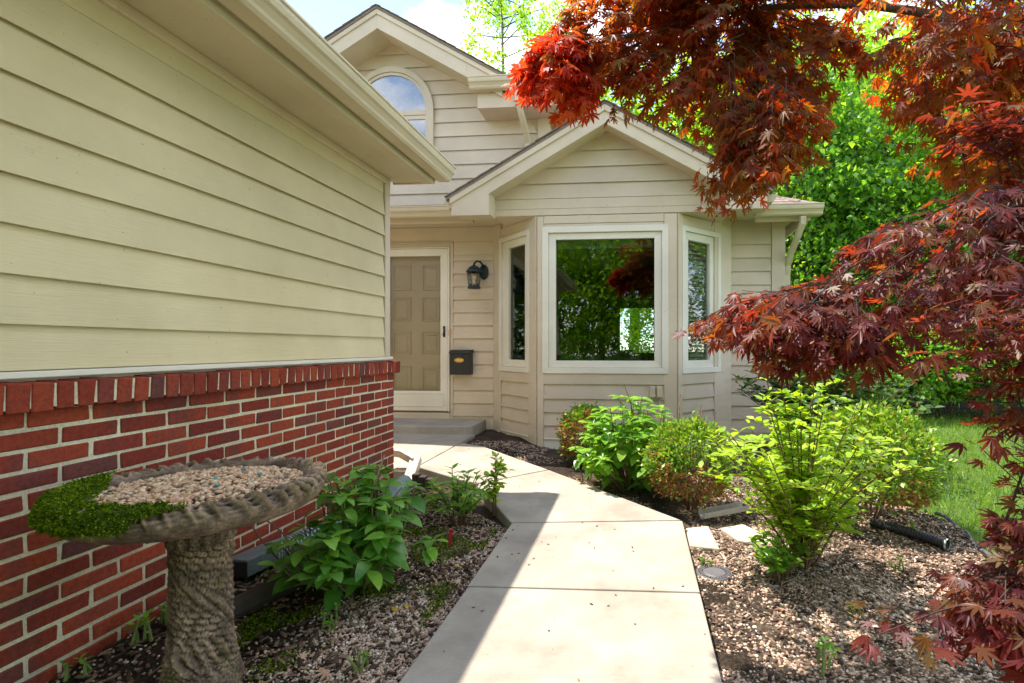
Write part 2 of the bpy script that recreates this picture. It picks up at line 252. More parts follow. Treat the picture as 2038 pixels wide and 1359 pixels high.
# ------------------------------------------------------------------ mesh building
def org(o):
    v = Vector((0, 0, 0))
    while o: v += o.location; o = o.parent
    return v
def tag(o, label=None, cat=None, group=None, kind=None):
    if label: o['label'] = label
    if cat: o['category'] = cat
    if group: o['group'] = group
    if kind: o['kind'] = kind
    return o
def thing(name, loc, label, cat, group=None):
    o = bpy.data.objects.new(name, None); COL.objects.link(o); o.location = loc; o.empty_display_size = 0.1
    return tag(o, label, cat, group)
def link(name, me, parent=None, mat=None):
    if mat is not None and len(me.materials) == 0: me.materials.append(M[mat] if isinstance(mat, str) else mat)
    o = bpy.data.objects.new(name, me); COL.objects.link(o)
    if parent: o.parent = parent
    return o
class MB:
    def __init__(s): s.v = []; s.f = []
    def add(s, pts, faces):
        b = len(s.v); s.v += [tuple(p) for p in pts]; s.f += [tuple(i + b for i in f) for f in faces]; return s
    def hexa(s, p):
        return s.add(p, [(0, 3, 2, 1), (4, 5, 6, 7), (0, 1, 5, 4), (1, 2, 6, 5), (2, 3, 7, 6), (3, 0, 4, 7)])
    def box(s, x0, x1, y0, y1, z0, z1):
        return s.hexa([(x0, y0, z0), (x1, y0, z0), (x1, y1, z0), (x0, y1, z0), (x0, y0, z1), (x1, y0, z1), (x1, y1, z1), (x0, y1, z1)])
    def prism(s, poly, fn, a, b):
        n = len(poly); P = [fn(p[0], p[1], a) for p in poly] + [fn(p[0], p[1], b) for p in poly]
        return s.add(P, [tuple(range(n)), tuple(range(2 * n - 1, n - 1, -1))] + [(i, (i + 1) % n, n + (i + 1) % n, n + i) for i in range(n)])
    def tube(s, pts, r, n=8, cap=True):
        pts = [Vector(p) for p in pts]; k = len(pts); rs = r if isinstance(r, (list, tuple)) else [r] * k
        prev = None; base = len(s.v); V = []
        for i, p in enumerate(pts):
            t = (pts[min(i + 1, k - 1)] - pts[max(i - 1, 0)]).normalized()
            a = prev - t * prev.dot(t) if prev else t.orthogonal()
            a.normalize(); prev = a; b = t.cross(a)
            for j in range(n):
                an = 2 * math.pi * j / n; V.append(p + (a * math.cos(an) + b * math.sin(an)) * rs[i])
        F = [(i * n + j, i * n + (j + 1) % n, (i + 1) * n + (j + 1) % n, (i + 1) * n + j) for i in range(k - 1) for j in range(n)]
        if cap: F += [tuple(range(n - 1, -1, -1)), tuple((k - 1) * n + j for j in range(n))]
        return s.add(V, F)
    def lathe(s, prof, c, n=24, fn=None):
        V = []
        for i, (r, z) in enumerate(prof):
            for j in range(n):
                a = 2 * math.pi * j / n; V.append((c[0] + r * math.cos(a), c[1] + r * math.sin(a), c[2] + z))
        k = len(prof)
        F = [(i * n + j, i * n + (j + 1) % n, (i + 1) * n + (j + 1) % n, (i + 1) * n + j) for i in range(k - 1) for j in range(n)]
        F += [tuple(range(n - 1, -1, -1)), tuple((k - 1) * n + j for j in range(n))]
        return s.add(V, F)
    def build(s, name, mat, parent=None, smooth=False, bevel=0, kind=None, seg=1):
        o0 = org(parent); me = bpy.data.meshes.new(name)
        me.from_pydata([(v[0] - o0.x, v[1] - o0.y, v[2] - o0.z) for v in s.v], [], s.f)
        if len(s.f) < 6000:
            bm = bmesh.new(); bm.from_mesh(me); bmesh.ops.recalc_face_normals(bm, faces=bm.faces); bm.to_mesh(me); bm.free()
        if smooth: me.polygons.foreach_set('use_smooth', [True] * len(me.polygons))
        o = link(name, me, parent, mat)
        if bevel:
            md = o.modifiers.new('bevel', 'BEVEL'); md.width = bevel; md.segments = seg; md.limit_method = 'ANGLE'; md.angle_limit = 0.6
        if kind: o['kind'] = kind
        return o
class Frame:      # a wall plane: a runs along it, d out of it
    def __init__(s, p, u, n):
        s.p = Vector((p[0], p[1], 0)); s.u = Vector((u[0], u[1], 0)).normalized(); s.n = Vector((n[0], n[1], 0)).normalized()
    def P(s, a, d, z): return s.p + s.u * a + s.n * d + Vector((0, 0, z))
    def A(s, px):
        r = ray(px, 690); t = s.p.dot(s.n) / r.dot(s.n); return (r * t - s.p).dot(s.u)
    def box(s, mb, a0, a1, d0, d1, z0, z1):
        return mb.hexa([s.P(a0, d0, z0), s.P(a1, d0, z0), s.P(a1, d1, z0), s.P(a0, d1, z0), s.P(a0, d0, z1), s.P(a1, d0, z1), s.P(a1, d1, z1), s.P(a0, d1, z1)])
def ring(F, mb, a0, a1, z0, z1, w, d0, d1, mitre=True):
    """a picture frame of four mitred boards"""
    o = [(a0, z0), (a1, z0), (a1, z1), (a0, z1)]; i = [(a0 + w[0], z0 + w[1]), (a1 - w[2], z0 + w[1]), (a1 - w[2], z1 - w[3]), (a0 + w[0], z1 - w[3])]
    for k in range(4):
        q = [o[k], o[(k + 1) % 4], i[(k + 1) % 4], i[k]]
        mb.hexa([F.P(a, d0, z) for a, z in q] + [F.P(a, d1, z) for a, z in q])
def siding(F, parent, z0, z1, ex, clip, mat='siding_x', lip=0.018, top=0.001):
    z = z0; out = []
    while z < z1 - 0.01:
        zt = min(z + ex, z1); c0, c1 = clip(z), clip(zt)
        if c0[1] - c0[0] < 0.03: break
        if c1[1] - c1[0] < 0.02: c1 = ((c1[0] + c1[1]) / 2 - 0.01, (c1[0] + c1[1]) / 2 + 0.01)
        j = RD.uniform(-0.0015, 0.0015); mb = MB()
        zl = z - 0.011 if z > z0 + .01 else z
        mb.hexa([F.P(c0[0], lip - .006 if zl < z else 0, zl + j), F.P(c0[1], lip - .006 if zl < z else 0, zl - j), F.P(c0[1], lip, zl - j), F.P(c0[0], lip, zl + j), F.P(c1[0], 0, zt), F.P(c1[1], 0, zt), F.P(c1[1], top, zt), F.P(c1[0], top, zt)])
        out.append(mb.build('siding_board', mat, parent)); z = zt
    return out
def merged(name, tv, tf, pos, tip, nor, sc, mat, parent=None, rnd=None, kind='stuff', smooth=False):
    tv = np.asarray(tv, float); pos = np.asarray(pos, float).reshape(-1, 3); n = len(pos)
    tip = np.asarray(tip, float).reshape(-1, 3); nor = np.asarray(nor, float).reshape(-1, 3); sc = np.broadcast_to(np.asarray(sc, float), (n,))
    Y = tip / (np.linalg.norm(tip, axis=1, keepdims=True) + 1e-9); Z = nor - Y * (nor * Y).sum(1, keepdims=True); Z /= (np.linalg.norm(Z, axis=1, keepdims=True) + 1e-9); Xa = np.cross(Y, Z)
    V = pos[:, None, :] + sc[:, None, None] * (tv[None, :, 0:1] * Xa[:, None, :] + tv[None, :, 1:2] * Y[:, None, :] + tv[None, :, 2:3] * Z[:, None, :])
    o0 = org(parent); V = V.reshape(-1, 3) - np.array(o0); nv = len(tv)
    nf = np.array([len(f) for f in tf]); flat = np.concatenate([np.array(f) for f in tf])
    idx = (flat[None, :] + (np.arange(n) * nv)[:, None]).reshape(-1)
    me = bpy.data.meshes.new(name); me.vertices.add(len(V)); me.vertices.foreach_set('co', V.reshape(-1).astype(np.float32))
    me.loops.add(len(idx)); me.loops.foreach_set('vertex_index', idx.astype(np.int32))
    tot = np.tile(nf, n); st = np.concatenate([[0], np.cumsum(tot)[:-1]])
    me.polygons.add(len(tot)); me.polygons.foreach_set('loop_start', st.astype(np.int32)); me.polygons.foreach_set('loop_total', tot.astype(np.int32))
    if smooth: me.polygons.foreach_set('use_smooth', np.ones(len(tot), bool))
    me.update(calc_edges=True)
    at = me.attributes.new('rnd', 'FLOAT', 'POINT'); rr = NP.random(n) if rnd is None else rnd
    at.data.foreach_set('value', np.repeat(rr, nv).astype(np.float32))
    o = link(name, me, parent, mat)
    if kind: o['kind'] = kind
    return o
def single(name, me, parent, p, tip, nor, s):
    Y = Vector(tip).normalized(); Z = Vector(nor); Z = (Z - Y * Z.dot(Y)).normalized(); Xa = Y.cross(Z)
    o = bpy.data.objects.new(name, me); COL.objects.link(o); o.parent = parent; q = Vector(p) - org(parent)
    o.matrix_basis = Matrix(((Xa.x * s, Y.x * s, Z.x * s, q.x), (Xa.y * s, Y.y * s, Z.y * s, q.y), (Xa.z * s, Y.z * s, Z.z * s, q.z), (0, 0, 0, 1)))
    return o
def tmesh(name, tv, tf, mat, smooth=False):
    me = bpy.data.meshes.new(name); me.from_pydata(tv, [], tf); me.materials.append(M[mat])
    if smooth: me.polygons.foreach_set('use_smooth', [True] * len(me.polygons))
    return me
def rv(n, s=1.0): return NP.normal(0, s, (n, 3))

# ------------------------------------------------------------------ leaf and stone templates
def maple_leaf(droop=0.5, spread=1.0):
    ang = [0, 36, 74, 122]; ln = [1.0, 0.92, 0.74, 0.42]
    lob = [(-a, l) for a, l in zip(ang[::-1], ln[::-1])][:-1] + [(a, l) for a, l in zip(ang, ln)]
    pts = [(0, 0, 0)]
    for k, (a, l) in enumerate(lob):
        a *= spread
        def pt(an, r):
            an = math.radians(an); x, y = r * math.sin(an), r * math.cos(an); d = math.hypot(x, y)
            return (x, y, -droop * d * d + 0.03 * math.cos(an * 9))
        if k == 0: pts.append(pt(a - 30, 0.10))
        pts.append(pt(a - 14, l * 0.50)); pts.append(pt(a - 6, l * 0.80)); pts.append(pt(a, l)); pts.append(pt(a + 6, l * 0.80)); pts.append(pt(a + 14, l * 0.50))
        if k < len(lob) - 1: pts.append(pt((a + lob[k + 1][0] * spread) / 2, 0.30 * min(l, 1) + .03))
        else: pts.append(pt(a + 30, 0.10))
    n = len(pts); F = [(0, i, i + 1) for i in range(1, n - 1)]
    b = len(pts); pts += [(-0.008, 0, 0), (0.008, 0, 0), (0.0, -0.35, 0.06)]; F.append((b, b + 2, b + 1))
    return [(x, y, z) for x, y, z in pts], F
def oval_leaf(w=0.55, fold=0.15, curl=0.35, n=4, tip=0.8):
    V = []; F = []
    for i in range(n + 1):
        t = i / n; wd = w * 0.5 * math.sin(math.pi * min(1, t ** 0.75)) ** tip if 0 < i < n else 0
        z = -curl * t * t
        V += [(-wd, t, z + fold * wd), (0, t, z), (wd, t, z + fold * wd)]
    for i in range(n):
        a = 3 * i; F += [(a, a + 1, a + 4, a + 3), (a + 1, a + 2, a + 5, a + 4)]
    return V, F
DIAM = ([(0, 0, 0), (0.38, 0.5, 0.08), (0, 1, -0.1), (-0.38, 0.5, 0.08)], [(0, 1, 2), (0, 2, 3)])
def ico(seed=0, flat=0.6):
    bm = bmesh.new(); bmesh.ops.create_icosphere(bm, subdivisions=1, radius=0.5); r = random.Random(seed)
    V = [(v.co.x * 1.25 + r.uniform(-.06, .06), v.co.y + r.uniform(-.06, .06), v.co.z * flat + r.uniform(-.04, .04)) for v in bm.verts]
    F = [tuple(v.index for v in f.verts) for f in bm.faces]; bm.free(); return V, F
CHIP = ([(-.5, -.2, -.05), (.45, -.25, -.06), (.5, .15, -.04), (-.4, .22, -.05), (-.45, -.15, .06), (.4, -.2, .05), (.42, .1, .07), (-.38, .16, .04)], [(0, 3, 2, 1), (4, 5, 6, 7), (0, 1, 5, 4), (1, 2, 6, 5), (2, 3, 7, 6), (3, 0, 4, 7)])
BLADE = ([(-.05, 0, 0), (.05, 0, 0), (.03, .55, .06), (-.03, .55, .06), (0, 1, .28)], [(0, 1, 2, 3), (3, 2, 4)])

# ================================================================== THE SETTING
def hgrid(name, x0, x1, y0, y1, nx, ny, fz, mat, inside=None):
    xs = np.linspace(x0, x1, nx); ys = np.linspace(y0, y1, ny); V = [(x, y, fz(x, y)) for y in ys for x in xs]
    F = []
    for j in range(ny - 1):
        for i in range(nx - 1):
            if inside is None or inside((xs[i] + xs[i + 1]) / 2, (ys[j] + ys[j + 1]) / 2): F.append((j * nx + i, j * nx + i + 1, (j + 1) * nx + i + 1, (j + 1) * nx + i))
    mb = MB(); mb.v = V; mb.f = F; return mb.build(name, mat, smooth=True, kind='structure')
from mathutils import noise as mno
def nz(x, y, s, o=0.0): return mno.noise(Vector((x * s + o, y * s, o)))
def z_left(x, y): return -0.055 - 0.03 * max(0, min(1, (2.6 - y) / 1.5)) + 0.018 * nz(x, y, 3.1) + 0.008 * nz(x, y, 14, 5)
def z_right(x, y):
    z = -0.075 + 0.02 * nz(x, y, 2.3, 2) + 0.008 * nz(x, y, 13, 8)
    z += 0.085 * max(0, min(1, (y - 4.5) / .9)) * max(0, min(1, (-.9 - x) / .5))
    z += 0.05 * math.exp(-((x - 0.8) ** 2 + (y - 2.6) ** 2) / 0.10)
    z += 0.05 * math.exp(-((x - 1.75) ** 2 + (y - 3.3) ** 2) / 0.08)
    return z
def path_z(y): return max(0.0, (y - 3.2)) * 0.022
hgrid('ground', -120, 120, -60, 160, 60, 60, lambda x, y: -0.16, 'lawn')
hgrid('lawn', -0.5, 30, -6, 30, 80, 80, lambda x, y: -0.085 + 0.02 * nz(x, y, 0.5), 'lawn', lambda x, y: x > 2.5 or y > 7)
def bed_edge(y):   # the lawn's edge right of the bed
    return 1.78 + 0.17 * math.exp(-((y - 3.5) / 0.5) ** 2) + max(0, (2.4 - y)) * 0.25 + (0.10 * (y - 3.9) if y > 3.9 else 0)
hgrid('lawn', 1.5, 2.6, -1.2, 7.1, 90, 240, lambda x, y: -0.088 + 0.02 * nz(x, y, 0.5), 'lawn', lambda x, y: x > bed_edge(y) - .03)
hgrid('planting_bed', -2.05, 0.4, -1.2, 6.25, 90, 230, lambda x, y: z_left(x, y) - 0.01, 'soil')
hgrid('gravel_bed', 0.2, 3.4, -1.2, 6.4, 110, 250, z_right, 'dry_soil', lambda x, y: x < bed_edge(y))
hgrid('gravel_bed', -1.9, 0.25, 3.1, 6.4, 80, 110, lambda x, y: z_right(x, y) - 0.004, 'soil')

# ---- concrete path: one slab per pour
path = None
def slab(name, poly, parent=None, th=0.12, mat='concrete', dz=0.0, kind=None):
    n = len(poly); mb = MB()
    mb.add([(x, y, path_z(y) + dz) for x, y in poly] + [(x, y, path_z(y) - th) for x, y in poly], [tuple(range(n)), tuple(range(2 * n - 1, n - 1, -1))] + [(i, (i + 1) % n, n + (i + 1) % n, n + i) for i in range(n)])
    return mb.build(name, mat, parent, bevel=0.007, seg=2, kind=kind)
path = thing('path', (0, 0, 0), None, None); path['kind'] = 'structure'
g = 0.006
for poly in ([(-.755, -1.2), (.258, -1.2), (.258, 0.75), (-.755, 0.75)],
             [(-.755, .75 + g * 2), (.258, .75 + g * 2), (.258, 2.235), (-.75, 2.20)],
             [(-.755, 2.21), (.258, 2.245), (.258, 3.155), (-.76, 3.02)],
             [(-.768, 3.03), (.25, 3.168), (.235, 3.185), (-.753, 4.255), (-1.232, 3.80), (-.775, 3.045)],
             [(-1.243, 3.81), (-.763, 4.266), (-1.60, 5.125), (-1.865, 5.26), (-1.895, 4.27), (-1.80, 4.20)],
             [(-1.905, 4.25), (-1.875, 5.27), (-1.86, 5.715), (-4.6, 5.715), (-4.6, 4.12), (-1.93, 4.12)]):
    slab('slab', poly, path)
# concrete stoop
mb = MB(); mb.prism([(-4.4, 5.70), (-1.965, 5.70), (-1.905, 5.76), (-1.905, 6.295), (-4.4, 6.295)], lambda a, b, z: (a, b, z), 0.005, 0.148)
mb.build('step', 'step', bevel=0.014, seg=2, kind='structure')

# ================================================================== GARAGE
GX = -2.0; YE = 4.045
gar = thing('garage', (GX, 2, 0), 'single-storey garage wing with beige lap siding above a red brick base', 'garage')
FG = Frame((GX - 0.035, 0), (0, 1), (1, 0))
mb = MB(); mb.box(GX - 6.2, GX - 0.036, -1.5, YE - 0.045, 0.90, 2.37); wall = mb.build('wall', 'trim', gar)
siding(FG, wall, 0.973, 2.269, 0.162, lambda z: (-1.5, YE - 0.115), 'siding_y', 0.021, 0.001)
mb = MB(); FG.box(mb, -1.5, YE - 0.115, 0, 0.006, 2.269, 2.352); mb.build('frieze_board', 'siding_y', gar)
mb = MB(); FG.box(mb, -1.5, YE - 0.035, 0, 0.028, 2.352, 2.402); mb.build('crown_board', 'trim', gar, bevel=0.004)
mb = MB(); FG.box(mb, YE - 0.108, YE - 0.035, -0.01, 0.022, 0.968, 2.352); mb.box(GX - 0.4, GX - 0.0125, YE - 0.045, YE - 0.03, 0.968, 2.36); mb.build('corner_board', 'trim', gar, bevel=0.003)
mb = MB(); FG.box(mb, 1.6, 1.602, 0.0145, 0.0165, 1.5, 1.6); 
# flashing strip on the ledge
mb = MB(); mb.box(GX - 0.06, GX + 0.003, -1.5, YE - 0.01, 0.946, 0.969); mb.build('ledge_flashing', 'white', gar, bevel=0.003)
# brick wainscot
mb = MB(); mb.box(GX - 6.2, GX - 0.002, -1.5, YE - 0.006, -0.25, 0.9)
mb.box(GX - 0.07, GX + 0.041, -1.5, YE + 0.010, 0.850, 0.928)
bw = mb.build('brick_wall', 'mortar', gar)
def brick_mesh(lx, ly, lz, seed):
    r = random.Random(seed); bm = bmesh.new(); bmesh.ops.create_cube(bm, size=1)
    for v in bm.verts: v.co = Vector((v.co.x * lx, v.co.y * ly + r.uniform(-.003, .003), v.co.z * lz + r.uniform(-.0024, .0024)))
    bmesh.ops.bevel(bm, geom=list(bm.edges), offset=0.0035, segments=1, affect='EDGES')
    for v in bm.verts: v.co += Vector((r.uniform(-.0009, .0009), r.uniform(-.0012, .0012), r.uniform(-.0012, .0012)))
    me = bpy.data.meshes.new('brick'); bm.to_mesh(me); bm.free(); me.materials.append(M['brick']); return me
BR = [brick_mesh(0.09, 0.190, 0.0540, i) for i in range(9)]; BH = [brick_mesh(0.09, 0.091, 0.0572, 20 + i) for i in range(4)]; BRL = [brick_mesh(0.115, 0.0572, 0.093, 40 + i) for i in range(7)]
def put(me, name, parent, p, rot=(0, 0, 0)):
    o = bpy.data.objects.new(name, me); COL.objects.link(o); o.parent = parent; o.location = Vector(p) - org(parent); o.rotation_euler = rot; return o
extra = MB(); bricks = []
for r in range(15):
    z = 0.845 - 0.0339 - 0.0677 * r; y = YE; half = r % 2 == 0
    first = True
    while y > -1.4:
        l = 0.091 if (first and half) else 0.193
        if first: l = 0.091 if half else 0.193
        yc = y - l / 2; first = False
        bricks.append((yc, z, l)); y -= l + 0.0102
bricks.sort(key=lambda b: -b[0])
nb = 0
for yc, z, l in bricks:
    x = GX - 0.042 + RD.uniform(-0.0012, 0.0012)
    if nb < 262 and yc > 0.55:
        nb += 1; put(RD.choice(BH if l < .1 else BR), 'brick', bw, (x, yc, z), (RD.choice([0, math.pi]) + RD.uniform(-.004, .004), RD.uniform(-.004, .004), RD.uniform(-.006, .006)))
    else: extra.box(x - .045, x + .045, yc - l / 2, yc + l / 2, z - .0286, z + .0286)
extra.build('brick_courses', 'brick', bw, kind='stuff', bevel=0)
y = YE + 0.015; k = 0
while y > 0.6:
    yc = y - 0.0286; o = put(RD.choice(BRL), 'rowlock_brick', bw, (GX - 0.011 + RD.uniform(-.003, .003), yc, 0.888 + RD.uniform(-.002, .002)), (RD.uniform(-.012, .012), 0.05, RD.uniform(-.012, .012))); y -= 0.0677
# soffit, fascia, gutter, roof
EY = YE + 0.07
mb = MB(); mb.box(GX - 0.012, GX + 0.222, -1.5, EY - 0.005, 2.402, 2.42); mb.build('soffit', 'soffit', gar)
mb = MB(); mb.box(GX - 0.03, GX + 0.32, EY - 0.02, EY, 2.392, 2.47); mb.build('eave_return', 'trim', gar)
mb = MB(); mb.box(GX + 0.226, GX + 0.318, -1.5, EY - 0.021, 2.384, 2.43); mb.box(GX + 0.285, GX + 0.318, -1.5, EY - 0.021, 2.43, 2.53); mb.build('fascia', 'soffit', gar, bevel=0.003)
def gutter_profile(): return [(0, 0.0), (0.085, 0.0), (0.098, 0.014), (0.102, 0.030), (0.118, 0.052), (0.132, 0.062), (0.138, 0.085), (0.138, 0.104), (0.146, 0.106), (0.146, 0.117), (0.134, 0.117), (0.130, 0.10), (0.006, 0.10), (0.006, 0.122), (0, 0.122)]
def gutter(parent, p0, u, n, ln, z, name='gutter', sc=1.0):
    F = Frame(p0, u, n); mb = MB(); mb.prism([(a * sc, b * sc) for a, b in gutter_profile()], lambda d, zz, a: F.P(a, d, z + zz), 0, ln); return mb.build(name, 'gutter', parent)
gutter(gar, (GX + 0.345, -1.5), (0, 1), (1, 0), EY + 0.035 + 1.5, 2.415)
def zroof(x): return 2.55 + (GX + 0.36 - x) * 0.45
mb = MB(); mb.prism([(GX + 0.36, 2.545), (-5.2, zroof(-5.2)), (-8.6, 2.55), (-8.6, 2.53), (-5.2, zroof(-5.2) - 0.03), (GX + 0.36, 2.52)], lambda a, b, y: (a, y, b), -1.7, EY + 0.05); mb.build('roof', 'roof_deck', gar)
mb = MB(); mb.prism([(GX - 0.05, 2.38), (GX - 0.05, 2.52), (-5.2, zroof(-5.2) - 0.05), (-8.2, 2.5), (-8.2, 2.38)], lambda a, b, y: (a, y, b), YE - 0.15, YE - 0.05); mb.build('end_gable', 'trim', gar)
for a, z, l, t in ((1.52, 1.33, .012, 0.5), (1.55, 1.318, .03, 2.2), (3.0, 1.36, .10, 1.7), (2.55, 1.00, .02, .6)):
    pass
# downspout with elbow at the garage corner
ds = thing('downspout', (-1.95, 4.10, 0), 'cream downspout elbow coming round the foot of the brick corner', 'downspout')
def rtube(pts, w, h, name, mat, parent):
    mb = MB(); pts = [Vector(p) for p in pts]; rings = []
    for i, p in enumerate(pts):
        t = (pts[min(i + 1, len(pts) - 1)] - pts[max(i - 1, 0)]).normalized(); a = t.cross(Vector((0, 0, 1)));
        if a.length < 0.2: a = Vector((1, 0, 0))
        a.normalize(); b = a.cross(t).normalized(); rings.append([p + a * w + b * h, p - a * w + b * h, p - a * w - b * h, p + a * w - b * h])
    V = [q for r in rings for q in r]; k = len(pts)
    F = [(i * 4 + j, i * 4 + (j + 1) % 4, (i + 1) * 4 + (j + 1) % 4, (i + 1) * 4 + j) for i in range(k - 1) for j in range(4)] + [(3, 2, 1, 0), tuple((k - 1) * 4 + j for j in range(4))]
    mb.add(V, F); return mb.build(name, mat, parent, bevel=0.006, seg=2)
rtube([(-2.10, 4.20, 0.16), (-2.00, 4.20, 0.15), (-1.90, 4.17, 0.115), (-1.865, 4.155, 0.10)], 0.043, 0.030, 'elbow', 'spout', ds)
rtube([(-1.862, 4.17, 0.115), (-1.858, 4.12, 0.07), (-1.853, 4.02, -0.02), (-1.85, 3.95, -0.05)], 0.043, 0.030, 'outlet', 'spout', ds)

# ================================================================== HOUSE
hs = thing('house', (0, 6.3, 0), 'two-storey beige sided house with bay window and two gables behind the path', 'house')
YD = 6.3; YB = 5.625; YU = 6.6
FD = Frame((0, YD), (1, 0), (0, -1)); FB = Frame((0, YB), (1, 0), (0, -1))
FBL = Frame((-1.797, 6.3), (1, -1), (-1, -1)); FBR = Frame((.399, YB), (1, 1), (1, -1)); SL = 0.675 * math.sqrt(2)
FU = Frame((0, YU), (1, 0), (0, -1)); FUR = Frame((-1.18, YU), (0, 1), (1, 0))
DX0, DX1 = -3.30, -2.375
# ---- entry wall
mb = MB(); mb.box(-6.4, DX0, YD, YD + .12, -.2, 2.55); mb.box(DX1, -1.80, YD, YD + .12, -.2, 2.55); mb.box(DX0, DX1, YD, YD + .12, 2.30, 2.55); mb.box(DX0, DX1, YD, YD + .12, -.2, .215)
ew = mb.build('entry_wall', 'trim', hs)
XB = -1.80
z9 = 1.05 + (690 - (350 + .4415 * 1097)) / 1027 * 6.42   # lap heights measured on the wall
siding(FD, ew, -0.13, 2.20, 0.162, lambda z: (X(903, YD), -1.815), 'siding_x', 0.020, 0.001)
siding(FD, ew, -0.13, 2.20, 0.162, lambda z: (-6.4, DX0 - .10), 'siding_x', 0.020, 0.001)
mb = MB(); FD.box(mb, X(898, YD) - .005, X(903, YD), 0, .022, .13, 2.345); FD.box(mb, DX0 - .10, DX0 - .02, 0, .022, .13, 2.345); FD.box(mb, DX0 - .02, X(898, YD) - .006, 0, .020, 2.305, 2.345); FD.box(mb, DX0 - .10, X(903, YD), .022, .04, 2.345, 2.362); mb.build('door_casing', 'trim', hs, bevel=.003)
mb = MB(); FD.box(mb, -6.4, -1.80, 0, .014, 2.366, 2.55); FD.box(mb, X(903, YD) + .002, -1.80, 0, .012, 2.2, 2.364); mb.build('frieze_board', 'trim', hs, bevel=.003)
mb = MB(); FD.box(mb, DX0 - .02, X(898, YD) - .006, 0, .03, .13, .222); mb.build('door_sill', 'trim', hs)
# ---- front door and storm door
dm = MB(); dm.box(DX0, DX1, YD + .07, YD + .11, .215, 2.30); door = dm.build('front_door', 'door', hs)
for (xa, xb) in ((-3.156, -2.913), (-2.77, -2.527)):
    for (za, zb) in ((.489, .80), (.943, 1.24), (1.375, 1.684), (1.77, 2.098)):
        mb = MB(); Fd = Frame((0, YD + .07), (1, 0), (0, -1)); ring(Fd, mb, xa, xb, za, zb, (.020,) * 4, 0, .018)
        mb.hexa([Fd.P(xa + .035, 0, za + .035), Fd.P(xb - .035, 0, za + .035), Fd.P(xb - .055, .012, za + .055), Fd.P(xa + .055, .012, za + .055), Fd.P(xa + .035, 0, zb - .035), Fd.P(xb - .035, 0, zb - .035), Fd.P(xb - .055, .012, zb - .055), Fd.P(xa + .055, .012, zb - .055)])
        mb.build('door_panel', 'door', door, bevel=.003)
mb = MB(); ring(FD, mb, DX0 + .01, DX1 - .02, .245, 2.282, (.095, .25, .095, .09), .0, .03)
st = mb.build('storm_door', 'white', hs, bevel=.004, seg=2)
mb = MB(); FD.box(mb, DX0 - .02, DX0 + .006, 0, .035, .235, 2.30); FD.box(mb, DX1 - .016, DX1 + .004, 0, .035, .235, 2.30); FD.box(mb, DX0 + .006, DX1 - .016, 0, .035, 2.286, 2.302); mb.build('storm_door_frame', 'white', hs, bevel=.002)
mb = MB(); ring(FD, mb, DX0 + .06, DX1 - .07, .30, .47, (.012,) * 4, .03, .036); mb.build('kick_panel', 'white', st, bevel=.002)
mb = MB(); FD.box(mb, DX0 + .10, DX1 - .11, .012, .016, .49, 2.195); mb.build('pane', 'storm_glass', st)
xh = X(886, YD)
mb = MB(); mb.tube([FD.P(xh, .03, 1.30), FD.P(xh, .055, 1.295), FD.P(xh + .012, .062, 1.25), FD.P(xh - .004, .055, 1.20), FD.P(xh - .006, .03, 1.185)], .009, 8); FD.box(mb, xh - .012, xh + .012, .03, .036, 1.17, 1.31); mb.build('handle', 'black', st, smooth=False)
mb = MB(); FD.box(mb, X(895.5, YD), X(898, YD), .03, .042, 1.20, 1.26); mb.build('strike_plate', 'brass', st)
# ---- bay
def wall_with_hole(F, a0, a1, z0, z1, h, name, parent, th=.10):
    mb = MB(); (b0, b1, y0, y1) = h
    F.box(mb, a0, b0, -th, 0, z0, z1); F.box(mb, b1, a1, -th, 0, z0, z1); F.box(mb, b0, b1, -th, 0, z0, y0); F.box(mb, b0, b1, -th, 0, y1, z1)
    return mb.build(name, 'trim', parent)
def window(F, a0, a1, z0, z1, g0, g1, y0, y1, cas, parent, label=None):
    mb = MB(); ring(F, mb, a0, a1, z0, z1, (cas, cas, cas, cas), 0.0, .032); w = mb.build('window', 'white', parent, bevel=.003, seg=2)
    mb = MB(); ring(F, mb, a0 + cas + .001, a1 - cas - .001, z0 + cas + .001, z1 - cas - .001, (g0 - a0 - cas, y0 - z0 - cas, a1 - cas - g1, z1 - cas - y1), -.05, .006); mb.build('sash', 'white', w, bevel=.004, seg=2)
    mb = MB(); F.box(mb, g0 - .005, g1 + .005, -.032, -.026, y0 - .005, y1 + .005); mb.build('pane', 'glass', w)
    if label: w['label'] = label
    return w
ZW0, ZW1 = .757, 2.369
a0, a1 = FB.A(1080), FB.A(1330); g0, g1 = FB.A(1106), FB.A(1302.6)
zg1 = 1.05 + (690 - 476) / 1027 * 5.66; zg0 = 1.05 + (690 - 718) / 1027 * 5.63
bay = wall_with_hole(FB, -1.122, .399, -.2, 2.49, (a0 + .03, a1 - .03, ZW0 + .03, ZW1 - .03), 'bay_front_wall', hs)
window(FB, a0, a1, ZW0, ZW1, g0, g1, zg0, zg1, .068, hs, 'large square picture window of the bay')
siding(FB, bay, .046, .638, .148, lambda z: (FB.A(1083), FB.A(1321)), 'siding_x', 0.020, 0.001)
mb = MB(); FB.box(mb, -1.1, .37, 0, .02, .640, ZW0 - .003); mb.build('apron_board', 'trim', hs, bevel=.002)
mb = MB(); FB.box(mb, FB.A(1083), FB.A(1321), 0, .026, .030, .045); FB.box(mb, FB.A(1083), FB.A(1321), 0, .012, -.2, .028); mb.build('base_flashing', 'white', hs, bevel=.002)
mb = MB(); FB.box(mb, -1.122, FB.A(1083) - .003, .0, .023, -.2, 2.485); mb.build('corner_board', 'trim', hs, bevel=.003)
mb = MB(); FB.box(mb, FB.A(1321) + .003, .399, .0, .023, -.2, 2.485); mb.build('corner_board', 'trim', hs, bevel=.003)
